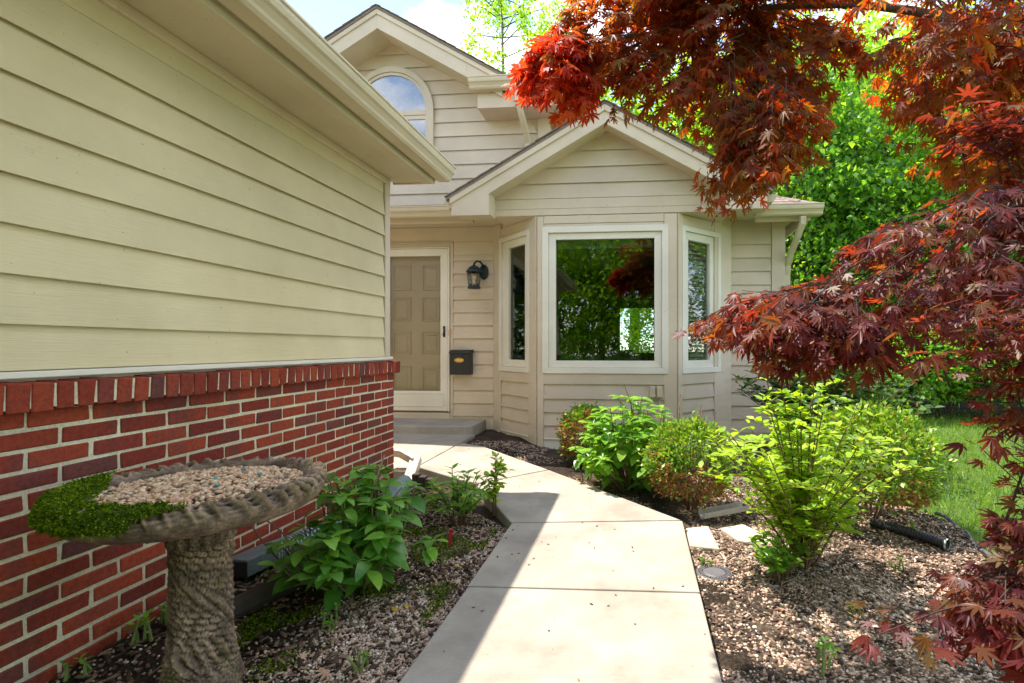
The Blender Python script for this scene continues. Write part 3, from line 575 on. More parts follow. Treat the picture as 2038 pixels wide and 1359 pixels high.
mb = MB(); FB.box(mb, FB.A(1083), FB.A(1321), 0, .014, ZW1 + .003, 2.40); FB.box(mb, FB.A(1083), FB.A(1321), 0, .021, 2.402, 2.488); mb.build('head_board', 'trim', hs, bevel=.003)
for F, w0, w1, q0, q1, side, lab in ((FBL, 997, 1057, 1012.5, 1045.5, 'l', 'narrow dark window on the angled side of the bay beside the lantern'), (FBR, 1354.5, 1431, 1369, 1412, 'r', 'narrow bay window with closed cream slat blinds')):
    A0, A1, G0, G1 = F.A(w0), F.A(w1), F.A(q0), F.A(q1)
    A0 = max(A0, .05); A1 = min(A1, SL - .05)
    bw2 = wall_with_hole(F, 0, SL, -.2, 2.551, (A0 + .03, A1 - .03, ZW0 + .03, ZW1 - .03), 'bay_side_wall', hs)
    window(F, A0, A1, ZW0, ZW1, max(G0, A0 + .075), min(G1, A1 - .075), zg0, zg1, .055, hs, lab)
    if side == 'r':
        wn = [o for o in hs.children if o.name.startswith('window')][-1]
        [o for o in wn.children if o.name.startswith('pane')][0].data.materials[0] = M['clear_glass']
        for k in range(29):
            zz = .80 + k * .0505; mb = MB(); mb.hexa([F.P(A0 + .06, -.062, zz - .016), F.P(A1 - .06, -.062, zz - .016), F.P(A1 - .06, -.060, zz - .016), F.P(A0 + .06, -.060, zz - .016), F.P(A0 + .06, -.080, zz + .017), F.P(A1 - .06, -.080, zz + .017), F.P(A1 - .06, -.078, zz + .017), F.P(A0 + .06, -.078, zz + .017)]); mb.build('blind_slat', 'blind_white', wn)
    s0, s1 = (F.A(1000), F.A(1054)) if side == 'l' else (F.A(1356), F.A(1419))
    s0 = max(s0, .04); s1 = min(s1, SL - .04)
    siding(F, bw2, .046, .638, .148, lambda z: (s0, s1), 'siding_x', 0.020, 0.001)
    mb = MB(); F.box(mb, .03, SL - .03, 0, .02, .640, ZW0 - .003); F.box(mb, .03, SL - .03, 0, .018, ZW1 + .003, 2.488); mb.build('apron_board', 'trim', hs, bevel=.002)
    mb = MB(); F.box(mb, s0, s1, 0, .026, .030, .045); F.box(mb, s0, s1, 0, .012, -.2, .028); mb.build('base_flashing', 'white', hs, bevel=.002)
    mb = MB(); F.box(mb, .0, s0 - .003, .0, .024, -.2, 2.549); mb.build('corner_board', 'trim', hs, bevel=.003)
    mb = MB(); F.box(mb, s1 + .003, SL, .0, .024, -.2, 2.549); mb.build('corner_board', 'trim', hs, bevel=.003)
# ---- right wall
XR = X(1560, YD)
mb = MB(); mb.box(1.05, XR, YD, YD + .12, -.2, 2.55); mb.box(XR - .12, XR, YD + .12, 10.1, -.2, 2.55); rw = mb.build('side_wall', 'trim', hs)
siding(FD, rw, -.12, 2.55, .160, lambda z: (1.085, X(1534, YD)), 'siding_x', 0.020, 0.001)
mb = MB(); FD.box(mb, X(1535, YD), XR + .01, 0, .024, -.2, 2.55); mb.build('corner_board', 'trim', hs, bevel=.003)
# ---- dark rooms behind the windows
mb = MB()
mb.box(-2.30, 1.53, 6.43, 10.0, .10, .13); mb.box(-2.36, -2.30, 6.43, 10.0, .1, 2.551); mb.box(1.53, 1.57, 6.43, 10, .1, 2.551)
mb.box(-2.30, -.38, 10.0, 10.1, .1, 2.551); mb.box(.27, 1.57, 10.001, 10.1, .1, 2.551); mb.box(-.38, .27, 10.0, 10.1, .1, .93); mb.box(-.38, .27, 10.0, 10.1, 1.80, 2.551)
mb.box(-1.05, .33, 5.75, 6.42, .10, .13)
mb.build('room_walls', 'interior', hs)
mb = MB(); mb.box(g0 + .01, g1 - .01, YB + .10, YB + .15, zg1 - .085, zg1 + .02); mb.build('blind_headrail', 'blind', hs)
mb = MB(); mb.box(-.75, -.70, 7.4, 7.45, .13, 1.0); mb.box(-.2, -.15, 7.4, 7.45, .13, 1.0); mb.box(-.8, -.1, 7.3, 7.9, .95, 1.0); mb.box(.35, .40, 7.2, 7.25, .13, 1.1); mb.build('room_table', 'interior', hs)
# ---- ceiling and soffits
mb = MB(); mb.box(-6.4, XR + .12, 5.90, 10.1, 2.552, 2.60); mb.build('soffit', 'soffit', hs)
mb = MB(); mb.box(-1.605, .95, YB + .001, 6.30, 2.492, 2.55); mb.build('bay_soffit', 'soffit', hs)
mb = MB(); mb.box(-6.4, -1.93, 5.87, 5.899, 2.50, 2.675); mb.build('fascia', 'trim', hs, bevel=.003)
mb = MB(); mb.box(1.30, 1.90, 5.97, 6.00, 2.46, 2.63); mb.box(1.87, 1.90, 6.0, 10, 2.46, 2.63); mb.build('fascia', 'trim', hs, bevel=.003)
gutter(hs, (-6.4, 5.87), (1, 0), (0, -1), 4.40, 2.555); gutter(hs, (1.285, 5.969), (1, 0), (0, -1), .72, 2.505)
gutter(hs, (-1.99, 5.40), (0, 1), (-1, 0), .45, 2.54, sc=.8); gutter(hs, (1.29, 5.42), (0, 1), (1, 0), .50, 2.53, sc=.8)
# ---- gable over the bay
XC = -.36
def zt(x): return 3.60 - .565 * abs(x - XC)
YF = 5.355
gm = MB(); gm.prism([(-1.605, 2.491), (.947, 2.491), (.947, 2.72), (XC, 3.455), (-1.605, 2.72)], lambda a, b, y: (a, y, b), YB, YB + .10)
gw = gm.build('gable_wall', 'trim', hs)
def clipg(z): h = (3.455 - z) / .565; return (max(-1.605, XC - h), min(.947, XC + h))
siding(FB, gw, 2.68, 3.40, .176, clipg, 'siding_x', .022, .001)
mb = MB(); FB.box(mb, -1.605, .947, 0, .024, 2.494, 2.565); FB.box(mb, -1.605, .947, 0, .018, 2.568, 2.678); mb.build('frieze_board', 'trim', hs, bevel=.003)
def rake(parent, xc, ztf, xo, xi, zb, yf, yw, depth, zpk, both=(-1, 1)):
    """box rake: fascia, its soffit and a moulding along each slope"""
    for s in both:
        XX = lambda d: xc + s * d
        do, di = xo, xi
        poly = [(do, ztf(xc + do) - .035), (do, zb), (di, zb), (di, ztf(xc + di) - depth), (0, zpk - depth), (0, zpk - .035)]
        mb = MB(); mb.prism([(XX(d), z) for d, z in poly], lambda a, b, y: (a, y, b), yf, yf + .03); mb.build('rake_fascia', 'trim', parent, bevel=.003)
        poly = [(do - .03, ztf(xc + do) - .05), (do - .03, zb + .02), (di + .002, zb + .02), (di + .002, ztf(xc + di) - depth + .02), (.0, zpk - depth + .02), (.0, zpk - .05)]
        mb = MB(); mb.prism([(XX(d), z) for d, z in poly], lambda a, b, y: (a, y, b), yf + .031, yw - .001); mb.build('rake_soffit', 'soffit', parent)
        mb = MB(); mb.prism([(XX(do + .015), ztf(xc + do) - .10), (XX(0), zpk - .095), (XX(0), zpk - .03), (XX(do + .015), ztf(xc + do) - .035)], lambda a, b, y: (a, y, b), yf - .018, yf - .001); mb.build('rake_moulding', 'trim', parent, bevel=.004)
rake(hs, XC, zt, 1.645, 1.235, 2.45, YF, YB, .225, 3.60)
def gable_roof(parent, xc, ztf, half, pk, y0, y1, name='gable_roof'):
    zo = ztf(xc + half); mb = MB(); mb.prism([(xc - half - .03, zo - .045), (xc, pk - .028), (xc + half + .03, zo - .045), (xc + half + .03, zo - .017), (xc, pk), (xc - half - .03, zo - .017)], lambda a, b, y: (a, y, b), y0, y1)
    r = mb.build(name, 'roof_deck', parent)
    sl = (pk - zo) / half; L = half * math.hypot(1, sl); nrow = int(L / .14) + 1
    for s in (-1, 1):
        for k in range(nrow):
            d1 = half + .04 - k * .14 / math.hypot(1, sl); d0 = max(d1 - .30 / math.hypot(1, sl), 0.0); wv = .33 + RD.uniform(-.1, .05)
            za, zb_ = pk + .004 - sl * d1, pk + .004 - sl * d0; yo = y0 - .012 - RD.uniform(0, .012)
            mb = MB(); mb.hexa([(xc + s * d1, yo, za + .006), (xc + s * d0, yo, zb_ - .002), (xc + s * d0, yo + wv, zb_ - .002), (xc + s * d1, yo + wv, za + .006), (xc + s * d1, yo, za + .016), (xc + s * d0, yo, zb_ + .001), (xc + s * d0, yo + wv, zb_ + .001), (xc + s * d1, yo + wv, za + .016)])
            mb.build('shingle', 'shingle', r)
    return r
gable_roof(hs, XC, zt, 1.67, 3.60, YF - .02, 7.3)
# ---- main lower roof, hipped at the right
def zr(y): return 2.625 + (y - 5.93) * .52
mb = MB(); e = 1.965
H0 = [(-1.18, 5.93, zr(5.93)), (e, 5.93, zr(5.93)), (e - 2.2, 8.13, zr(8.13)), (-1.18, 8.13, zr(8.13)), (e, 10.3, zr(5.93))]
mb.add(H0, [(0, 1, 2, 3), (1, 4, 2)]); mb.add([(-1.18, 8.13, zr(8.13)), (e - 2.2, 8.13, zr(8.13)), (e, 10.3, 2.625), (-1.18, 10.3, 2.625)], [(0, 1, 2, 3)])
mr_ = mb.build('main_roof', 'roof_deck', hs)
mb = MB(); mb.box(-6.4, -1.93, 5.80, 6.62, 2.676, 2.70); mb.build('porch_roof', 'roof_deck', hs)
for k in range(12):
    ya = 5.905 + k * .125; yb = ya + .27; za, zb_ = zr(ya), zr(yb); xr = e + .02 - (ya - 5.905); xx = xr; f = True
    while xx > 1.0 - k * .02:
        wv = .30 if not f else RD.uniform(.12, .3); f = False; x2 = xx - wv; t = .003 + RD.uniform(0, .003)
        mb = MB(); off = .270 if abs(xx - xr) < 1e-6 else 0
        mb.hexa([(x2, ya, za + .006), (xx, ya, za + .006), (xx - off * .9, yb, zb_ + .003), (x2 - off * 0, yb, zb_ + .003), (x2, ya, za + .018 + t), (xx, ya, za + .018 + t), (xx - off * .9, yb, zb_ + .008), (x2, yb, zb_ + .008)])
        mb.build('shingle', 'shingle', mr_); xx = x2 - .004
for k in range(9):   # hip caps
    a = k * .16; mb = MB(); c = (e + .02 - a, 5.90 + a, zr(5.90 + a) + .022); b = (c[0] - .2, c[1] + .2, c[2] + .2 * .52)
    mb.add([(c[0] - .07, c[1] - .02, c[2] - .02), (c[0], c[1], c[2] + .012), (c[0] + .02, c[1] + .07, c[2] - .02), (b[0] - .07, b[1] - .02, b[2] - .025), (b[0], b[1], b[2] + .004), (b[0] + .02, b[1] + .07, b[2] - .025)], [(0, 1, 4, 3), (1, 2, 5, 4)]); mb.build('hip_cap', 'shingle', mr_)
# ---- downspout at the right corner
rtube([(1.80, 5.90, 2.50), (1.80, 5.92, 2.42), (1.78, 6.02, 2.30), (1.755, 6.20, 2.14), (1.75, 6.30, 2.02), (1.75, 6.34, 1.9), (1.75, 6.34, .05)], .032, .024, 'downspout', 'gutter', hs)
# ---- upper storey
mb = MB(); mb.box(-6.6, -1.18, YU, 10.5, 2.61, 4.20); XG = -3.28
def ztu(x): return 5.318 - .58 * abs(x - XG)
mb.prism([(XG - 1.75, 4.2), (XG + 1.62, 4.2), (XG, 5.09)], lambda a, b, y: (a, y, b), YU, YU + .1)
uw = mb.build('upper_wall', 'trim', hs)
def clipu(z):
    h = (5.085 - z) / .58; r = min(-1.315, XG + h) if z > 3.98 else -1.315
    return (max(-6.4, XG - h) if z > 4.15 else -6.4, r)
siding(FU, uw, 2.712, 5.05, .186, clipu, 'siding_x', .021, .001)
siding(FUR, uw, 2.712, 4.10, .186, lambda z: (.10, 3.9), 'siding_y', .021, .001)
mb = MB(); mb.box(-1.313, -1.155, YU - .024, YU - .001, 2.62, 4.0); mb.box(-1.179, -1.155, YU, YU + .095, 2.62, 4.0); mb.build('corner_board', 'trim', hs, bevel=.003)
rake(hs, XG, ztu, 1.72, 1.60, 4.19, 6.2, YU, .27, 5.318)
gable_roof(hs, XG, ztu, 1.72, 5.318, 6.17, 10.6, 'upper_roof')
mb = MB(); mb.box(-2.00, -.84, 6.23, YU - .003, 4.0, 4.185); mb.box(-1.175, -.84, YU - .003, 10.5, 4.0, 4.185); mb.build('eave_box', 'trim', hs, bevel=.004)
gutter(hs, (-2.07, 6.228), (1, 0), (0, -1), 1.32, 4.19, sc=1.12)
mb = MB(); mb.prism([(6.18, 4.33), (8.5, 5.45), (10.8, 4.33), (10.8, 4.25), (8.5, 5.37), (6.18, 4.25)], lambda a, b, x: (x, a, b), -1.95, -.78); mb.build('upper_main_roof', 'roof_deck', hs)
mb = MB(); mb.prism([(6.2, 4.24), (8.5, 5.36), (10.7, 4.24), (10.7, 4.05), (8.5, 5.16), (6.2, 4.05)], lambda a, b, x: (x, a, b), -.81, -.78); mb.build('rake_fascia', 'trim', hs)
rtube([(-1.47, 6.16, 4.16), (-1.47, 6.17, 4.06), (-1.46, 6.26, 3.95), (-1.435, 6.46, 3.76), (-1.43, 6.54, 3.66), (-1.43, 6.54, 2.9)], .036, .026, 'downspout', 'gutter', hs)
# ---- arched window
def arch(F, cx, zs, r0, r1, zb, d0, d1, n=20):
    out = [(cx + r1, zb)] + [(cx + r1 * math.cos(math.pi * k / n), zs + r1 * math.sin(math.pi * k / n)) for k in range(n + 1)] + [(cx - r1, zb)]
    if r0 <= 0: 
        mb = MB(); mb.prism(out, lambda a, z, d: F.P(a, d, z), d0, d1); return mb
    inn = [(cx + r0, zb)] + [(cx + r0 * math.cos(math.pi * k / n), zs + r0 * math.sin(math.pi * k / n)) for k in range(n + 1)] + [(cx - r0, zb)]
    mb = MB()
    for k in range(len(out) - 1):
        q = [out[k], out[k + 1], inn[k + 1], inn[k]]; mb.hexa([F.P(a, d0, z) for a, z in q] + [F.P(a, d1, z) for a, z in q])
    return mb
aw = arch(FU, XG, 4.17, .515, .585, 3.40, .019, .062).build('arched_window', 'trim', hs)
arch(FU, XG, 4.17, .475, .512, 3.40, .010, .046).build('sash', 'trim', aw)
mb = arch(FU, XG, 4.17, 0, .50, 3.40, .031, .033); mb.build('pane', mat_glass('upper_glass', 1.5, (0.9, 0.92, 0.94), .10), aw)
mb = arch(FU, XG, 4.17, 0, .49, 3.41, .0235, .026); mb.build('curtain', mat_simple('white_curtain', (.62, .64, .66), .8), aw)
mb = MB(); FU.box(mb, XG - .475, XG + .475, .034, .052, 4.10, 4.165); FU.box(mb, XG - .475, XG + .475, .034, .044, 4.045, 4.098); mb.build('transom', 'trim', aw, bevel=.003)

# ================================================================== FITTINGS ON THE WALL
lx, lz = X(951, YD), 1.76
lan = thing('wall_lantern', (lx, YD - .13, lz), 'black carriage lantern with clear glass on the siding beside the door', 'wall lamp')
mb = MB(); mb.lathe([(0, .0), (.075, .0), (.08, .012), (.07, .03), (.06, .035)], (lx - .0, YD - .15, lz), 20); mb.build('base_ring', 'verdigris', lan, True)
mb = MB(); mb.lathe([(.092, .200), (.096, .206), (.088, .222), (.072, .248), (.05, .268), (.03, .278), (.012, .288), (.014, .298), (.004, .312), (0, .313)], (lx, YD - .15, lz), 20); mb.build('cap', 'verdigris', lan, True)
for k in range(6):
    a = k * math.pi / 3 + .3; mb = MB(); mb.tube([(lx + .062 * math.cos(a), YD - .15 + .062 * math.sin(a), lz + .02), (lx + .082 * math.cos(a), YD - .15 + .082 * math.sin(a), lz + .205)], .005, 6); mb.build('cage_bar', 'verdigris', lan)
mb = MB(); mb.lathe([(.056, .03), (.074, .20)], (lx, YD - .15, lz), 20); mb.build('glass_chimney', 'lamp_glass', lan, True)
mb = MB(); mb.lathe([(0, .03), (.012, .03), (.012, .10), (0, .10)], (lx, YD - .15, lz), 12); mb.lathe([(0, .10), (.010, .11), (.015, .13), (.008, .155), (0, .165)], (lx, YD - .15, lz), 12); mb.build('bulb', mat_simple('bulb_glass', (.85, .75, .55), .2), lan, True)
mb = MB(); mb.tube([(lx + .085, YD - .02, lz + .26), (lx + .085, YD - .07, lz + .30), (lx + .065, YD - .12, lz + .335), (lx + .03, YD - .15, lz + .335), (lx, YD - .15, lz + .305)], .013, 8); mb.build('arm', 'verdigris', lan, True)
mb = MB(); mb.prism([(.06 * math.cos(t * math.pi / 8), .095 * math.sin(t * math.pi / 8)) for t in range(16)], lambda a, b, y: (lx + .085 + a, y, lz + .22 + b), YD - .035, YD - .017); mb.build('backplate', 'verdigris', lan, bevel=.004)
x0, x1 = X(896.5, YD - .1), X(937.5, YD - .1)
mbx = thing('mailbox', ((x0 + x1) / 2, YD, .69), 'black wall mailbox with oval brass emblem beside the storm door', 'mailbox')
mb = MB(); mb.box(x0, x1, YD - .125, YD - .018, .705, .975); mb.build('box', 'black', mbx, bevel=.008, seg=2)
mb = MB(); mb.prism([(YD - .018, 1.015), (YD - .10, 1.008), (YD - .142, .985), (YD - .142, .965), (YD - .134, .965), (YD - .128, .978), (YD - .018, .978)], lambda a, b, x: (x, a, b), x0 - .006, x1 + .006); mb.build('lid', 'black', mbx, bevel=.003)
cxm = (x0 + x1) / 2 - .01
mb = MB()
for k in range(20):
    t0, t1 = k * math.pi / 10, (k + 1) * math.pi / 10
    q = [(.062 * math.cos(t0), .030 * math.sin(t0)), (.062 * math.cos(t1), .030 * math.sin(t1)), (.050 * math.cos(t1), .021 * math.sin(t1)), (.050 * math.cos(t0), .021 * math.sin(t0))]
    mb.hexa([(cxm + a, YD - .126, .885 + b) for a, b in q] + [(cxm + a, YD - .134, .885 + b) for a, b in q])
mb.prism([(.050 * math.cos(t * math.pi / 8), .020 * math.sin(t * math.pi / 8)) for t in range(16)], lambda a, b, y: (cxm + a, y, .885 + b), YD - .1255, YD - .129)
mb.build('emblem', 'brass', mbx, bevel=.0015)
for i, (pa, pb) in enumerate(((1293, 1304), (1307, 1318))):
    a, b = FB.A(pa), FB.A(pb); ob = thing('outlet_box', ((a + b) / 2, YB, .5), ('beige outdoor outlet box on the bay wall, nearer the lantern', 'beige outdoor outlet box on the bay wall, nearer the right corner board')[i], 'outlet box', 'outlet boxes under the bay window')
    mb = MB(); FB.box(mb, a, b, .01, .055, .505, .625); mb.build('cover', 'gutter', ob, bevel=.006, seg=2); mb = MB(); mb.tube([FB.P((a + b) / 2, .03, .505), FB.P((a + b) / 2, .03, .30)], .006, 6); mb.build('conduit', 'gutter', ob)

# ================================================================== BIRD BATH
BX, BY = -1.46, 1.60
bb = thing('bird_bath', (BX, BY, -.09), 'weathered stone bird bath filled with pebbles and edged with moss', 'bird bath')
def surf(name, nu, nv, fn, parent, mat, closed=True):
    V = [fn(2 * math.pi * j / nu, i / (nv - 1)) for i in range(nv) for j in range(nu)]
    F = [(i * nu + j, i * nu + (j + 1) % nu, (i + 1) * nu + (j + 1) % nu, (i + 1) * nu + j) for i in range(nv - 1) for j in range(nu)]
    mb = MB(); mb.v = V; mb.f = F; return mb.build(name, mat, parent, smooth=True)
RIM = [(0.06, .455), (.10, .462), (.20, .478), (.29, .500), (.335, .515), (.352, .528), (.366, .548), (.372, .565), (.370, .580), (.362, .594), (.350, .603), (.332, .607), (.318, .603), (.308, .594), (.300, .584), (.285, .577), (.20, .566), (.10, .560), (.001, .560)]
def interp(prof, t):
    k = t * (len(prof) - 1); i = min(int(k), len(prof) - 2); f = k - i
    return prof[i][0] * (1 - f) + prof[i + 1][0] * f, prof[i][1] * (1 - f) + prof[i + 1][1] * f
def bowl(a, t):
    r, z = interp(RIM, t)
    m = max(0, 1 - abs(t - .54) / .20)       # acanthus leaves round the rim
    ph = a * 21; u = (t - .54) / .20
    w = math.sin(ph + 1.6 * u + .6 * math.sin(a * 5)); v = math.sin(2 * ph + 3.5 * u)
    bumpv = m ** .6 * (.011 * (1 - abs(w)) ** 1.5 * 1.6 - .006 + .005 * v + .006 * mno.noise(Vector((a * 14, t * 22, 1))))
    hole = m * max(0, math.cos(ph - .5) - .80) * .13 * math.exp(-((u - .35) / .35) ** 2)
    low = .004 * mno.noise(Vector((a * 2.5, t * 4, 3)))
    r2 = r + (bumpv - hole) * (1 if t < .55 else .4) + low; z2 = z + (bumpv - hole) * (.9 if t > .45 else .2) + low * .5
    return (BX + r2 * math.cos(a), BY + r2 * math.sin(a), z2)
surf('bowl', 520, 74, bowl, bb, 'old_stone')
PED = [(.118, -.11), (.118, -.06), (.108, -.03), (.096, -.005), (.090, .03), (.087, .09), (.085, .14), (.087, .20), (.085, .28), (.085, .36), (.088, .40), (.094, .415), (.094, .44), (.106, .455), (.118, .47), (.11, .50)]
def ped(a, t):
    r, z = interp(PED, t)
    d = 0
    if -.01 < z < .41:
        # wound body covered in fish scales
        p = a * 10 / (2 * math.pi) * 1.0 + z * 6; q = z * 46 + a * .9
        row = math.floor(q); fx = (p * 1.6 + (row % 2) * .5) % 1 - .5; fy = q - row
        sc = 1 - min(1, math.hypot(fx * 1.9, (fy - .45) * 1.6)) ; sc = max(0, sc)
        band = .5 + .5 * math.sin(a * 2 + z * 26)
        d += .008 * sc ** .6 * (1 if band > .28 else .35) - .003
        if band < .28: d += .010 * (1 - band / .28) * abs(math.sin(z * 60 + a * 7)) - .002
    if z < .12 and z > -.03:
        k = 1 - abs(z - .05) / .09; k = max(0, k); d += k * (.020 * max(0, math.sin(a * 4 + z * 22)) + .006 * math.sin(a * 19 + z * 90))
    if z > .40: d += .004 * math.sin(a * 16)
    d += .005 * mno.noise(Vector((a * 3, z * 30, 7))) + .003 * mno.noise(Vector((a * 12, z * 110, 2)))
    rr = r + d
    return (BX + rr * math.cos(a), BY + rr * math.sin(a), z)
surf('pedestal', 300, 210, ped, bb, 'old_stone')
# pebbles in the bowl
T = [ico(i, .65) for i in range(3)]
def bathz(r): return .575 + .022 * (1 - (r / .30) ** 2)
n = 2300; rr = .300 * np.sqrt(NP.random(n)); aa = NP.random(n) * 6.283
P = np.stack([BX + rr * np.cos(aa), BY + rr * np.sin(aa), .575 + .022 * (1 - (rr / .3) ** 2) + NP.uniform(-.004, .006, n)], 1)
merged('pebbles', *T[0], P, rv(n) * [1, 1, .25], rv(n, .35) + [0, 0, 1], NP.uniform(.011, .021, n), 'bath_gravel', bb, smooth=True)
for px_, py_, c in ((1, 0, (0.05, .30, .34)),):
    m = mat_simple('turquoise_stone', c, .35)
    me = bpy.data.meshes.new('glass_pebble'); me.from_pydata(T[1][0], [], T[1][1]); me.materials.append(m)
    for (a, b) in ((.10, -.05), (.03, .02), (.13, .10), (.02, .16)): single('glass_pebble', me, bb, (BX + a, BY + b, .604), (1, .4, 0), (0, 0, 1), .018)
# moss: a lumpy mat over the near-left third, grown with short tufts
def moss_w(x, y):
    a = math.atan2(y - BY, x - BX); r = math.hypot(x - BX, y - BY)
    return a, r
MV = []; 
def moss_pt(a, t):
    r, z = interp(RIM, t); off = .009 + .008 * mno.noise(Vector((a * 9, t * 14, 9))) + .004 * mno.noise(Vector((a * 40, t * 50, 4)))
    return (BX + (r + off * (1 if t < .55 else .2)) * math.cos(a), BY + (r + off * (1 if t < .55 else .2)) * math.sin(a), z + off * (.3 if t < .45 else 1))
def moss_cover(a, t):   # a in radians, camera lies towards the lower left of the bowl
    c = math.radians(238); d = abs((a - c + math.pi) % (2 * math.pi) - math.pi)
    e = .18 * mno.noise(Vector((a * 5, t * 8, 1)))
    if t < .335 + e * .25: return False
    if t > .56: return d < math.radians(66) + e and (interp(RIM, t)[0] > .17 + .2 * max(0, (d / 1.2)) + e * .4)
    return d < math.radians(58) + e - (0.5 - t) * 1.6
mb = MB(); na, ntt = 220, 60; idx = {}
for i in range(na):
    for j in range(ntt):
        a = 2 * math.pi * i / na; t = .3 + .66 * j / (ntt - 1)
        if moss_cover(a, t):
            ks = []
            for (ii, jj) in ((i, j), (i + 1, j), (i + 1, j + 1), (i, j + 1)):
                key = (ii % na, jj)
                if key not in idx: idx[key] = len(mb.v); mb.v.append(moss_pt(2 * math.pi * ii / na, min(.99, .3 + .66 * jj / (ntt - 1))))
                ks.append(idx[key])
            mb.f.append(tuple(ks))
mo = mb.build('moss', mat_simple('moss_mat', (.05, .10, .01), .95, 0, 1.0, 120, .5), bb, smooth=True)
mv = np.array(mb.v); n = 34000; k = NP.integers(0, len(mv), n); P = mv[k] + rv(n, .004)
outd = (P - [BX, BY, .50]); outd /= np.linalg.norm(outd, axis=1, keepdims=True)
merged('moss_tufts', [(-.5, 0, 0), (.5, 0, 0), (0, 1, .2)], [(0, 1, 2)], P, outd + rv(n, .6) + [0, 0, .5], rv(n), NP.uniform(.003, .007, n), 'moss', mo)
mb = MB(); p = Vector(mv[np.argmin(mv[:, 0] + mv[:, 1])]); mb.tube([p, p + Vector((.0, 0, -.03)), p + Vector((.002, 0, -.06)), p + Vector((0, 0, -.075))], [.004, .003, .003, .001], 5); mb.build('moss_strand', 'twig_dark', bb)

# ================================================================== LEFT BED
def rtube_path(pts, n):   # smooth points through a polyline
    out = []; P = [Vector(p) for p in pts]; P = [P[0] * 2 - P[1]] + P + [P[-1] * 2 - P[-2]]
    for i in range(1, len(P) - 2):
        for k in range(n):
            t = k / n; a, b, c, d = P[i - 1], P[i], P[i + 1], P[i + 2]
            out.append(.5 * ((2 * b) + (c - a) * t + (2 * a - 5 * b + 4 * c - d) * t * t + (3 * b - a - 3 * c + d) * t ** 3))
    out.append(P[-2]); return out
pts = rtube_path([(-1.85, 3.93, -.02), (-1.80, 3.70, .0), (-1.70, 3.45, .01), (-1.68, 3.15, .01), (-1.74, 2.85, .005), (-1.82, 2.60, 0), (-1.87, 2.45, 0)], 40)
pp = thing('drain_pipe', (-1.75, 3.2, 0), 'corrugated teal drain pipe lying along the foot of the brick wall', 'drain pipe')
mb = MB(); mb.tube(pts, [.050 + (.006 if (i // 2) % 2 else 0) for i in range(len(pts))], 18); mb.build('pipe', 'pipe_green', pp)
mb = MB()
for i in range(3, len(pts) - 3, 4):
    t = (pts[i + 1] - pts[i - 1]).normalized(); mb.tube([pts[i] - t * .0018, pts[i] + t * .0018], .0585, 18)
mb.build('rib_rings', 'pipe_rib', pp)
rtube([(-1.86, 2.50, 0), (-1.88, 2.42, .0), (-1.90, 2.28, .0)], .058, .042, 'outlet_adapter', 'adapter', pp)
mb = MB(); mb.box(-1.985, -1.84, 2.268, 2.272, -.035, .035); mb.build('outlet_mouth', 'pipe_black', pp)
lg = thing('timber_edging', (-1.7, 2.2, -.05), 'half-buried dark timber behind the hydrangea by the brick wall', 'timber')
mb = MB(); mb.tube([(-1.72, 1.95, -.06), (-1.62, 2.25, -.045), (-1.52, 2.5, -.05)], [.05, .055, .05], 9); mb.build('log', 'timber', lg)
for i in range(3):
    b = thing('brick_fragment', (-1.78 + .07 * i, 3.99 - .03 * i, .0), ('brown timber stub beside the downspout outlet', 'middle timber stub between the downspout outlet and the path', 'timber stub nearest the path below the downspout')[i], 'stub', 'stubs by the downspout')
    mb = MB(); mb.box(-1.81 + .07 * i, -1.755 + .07 * i, 3.96 - .03 * i, 4.02 - .03 * i, -.08, .035 - .01 * i); mb.build('stub', 'timber', b, bevel=.006)
mk = thing('plant_marker', (-.98, 2.55, -.05), 'red plastic plant marker standing in the mulch', 'plant marker')
pk = atZ(893, 1090, -.06)
mk.location = pk
mb = MB(); mb.hexa([(pk.x - .009, pk.y, pk.z - .02), (pk.x + .009, pk.y, pk.z - .02), (pk.x + .009, pk.y + .004, pk.z - .02), (pk.x - .009, pk.y + .004, pk.z - .02), (pk.x - .004, pk.y + .02, pk.z + .085), (pk.x + .014, pk.y + .02, pk.z + .085), (pk.x + .014, pk.y + .024, pk.z + .085), (pk.x - .004, pk.y + .024, pk.z + .085)])
mb.build('stake', 'red', mk); mb = MB(); mb.box(pk.x - .006, pk.x + .016, pk.y + .018, pk.y + .028, pk.z + .080, pk.z + .092); mb.build('marker_head', 'red', mk)

# ---- gravel and mulch
def scatter(n, x0, x1, y0, y1, zf, ok, dens=None):
    out = []
    while len(out) < n:
        x, y = RD.uniform(x0, x1), RD.uniform(y0, y1)
        if ok(x, y) and (dens is None or RD.random() < dens(x, y)): out.append((x, y, zf(x, y)))
    return np.array(out)
def in_left(x, y): return -1.99 < x < (-.765 if y < 3.04 else (2.27 - y)) and y < 4.0
def patch(x, y): return .25 + 1.6 * max(0, min(1, nz(x, y, 1.5, 4) + .42))
P = scatter(15000, -1.99, -.76, .95, 4.0, lambda x, y: z_left(x, y) - .004, in_left, lambda x, y: min(1, (.05 + .95 * max(0, 1 - abs(x + .90) / .55)) * patch(x, y)))
n = len(P); merged('gravel', *ico(4, .7), P, rv(n) * [1, 1, .3], rv(n, .4) + [0, 0, 1], NP.uniform(.006, .014, n), 'gravel', smooth=True)
P = scatter(2600, -1.99, -.76, .95, 4.0, lambda x, y: z_left(x, y) + .002, in_left); n = len(P)
merged('mulch', *CHIP, P, rv(n) * [1, 1, .2], rv(n, .35) + [0, 0, 1], NP.uniform(.012, .045, n), 'chips')
def in_right(x, y): return (x > .262 if y < 3.17 else (x + y > 3.44 and x > -1.85)) and x < bed_edge(y) and y < (5.6 if x < .45 else 6.2)
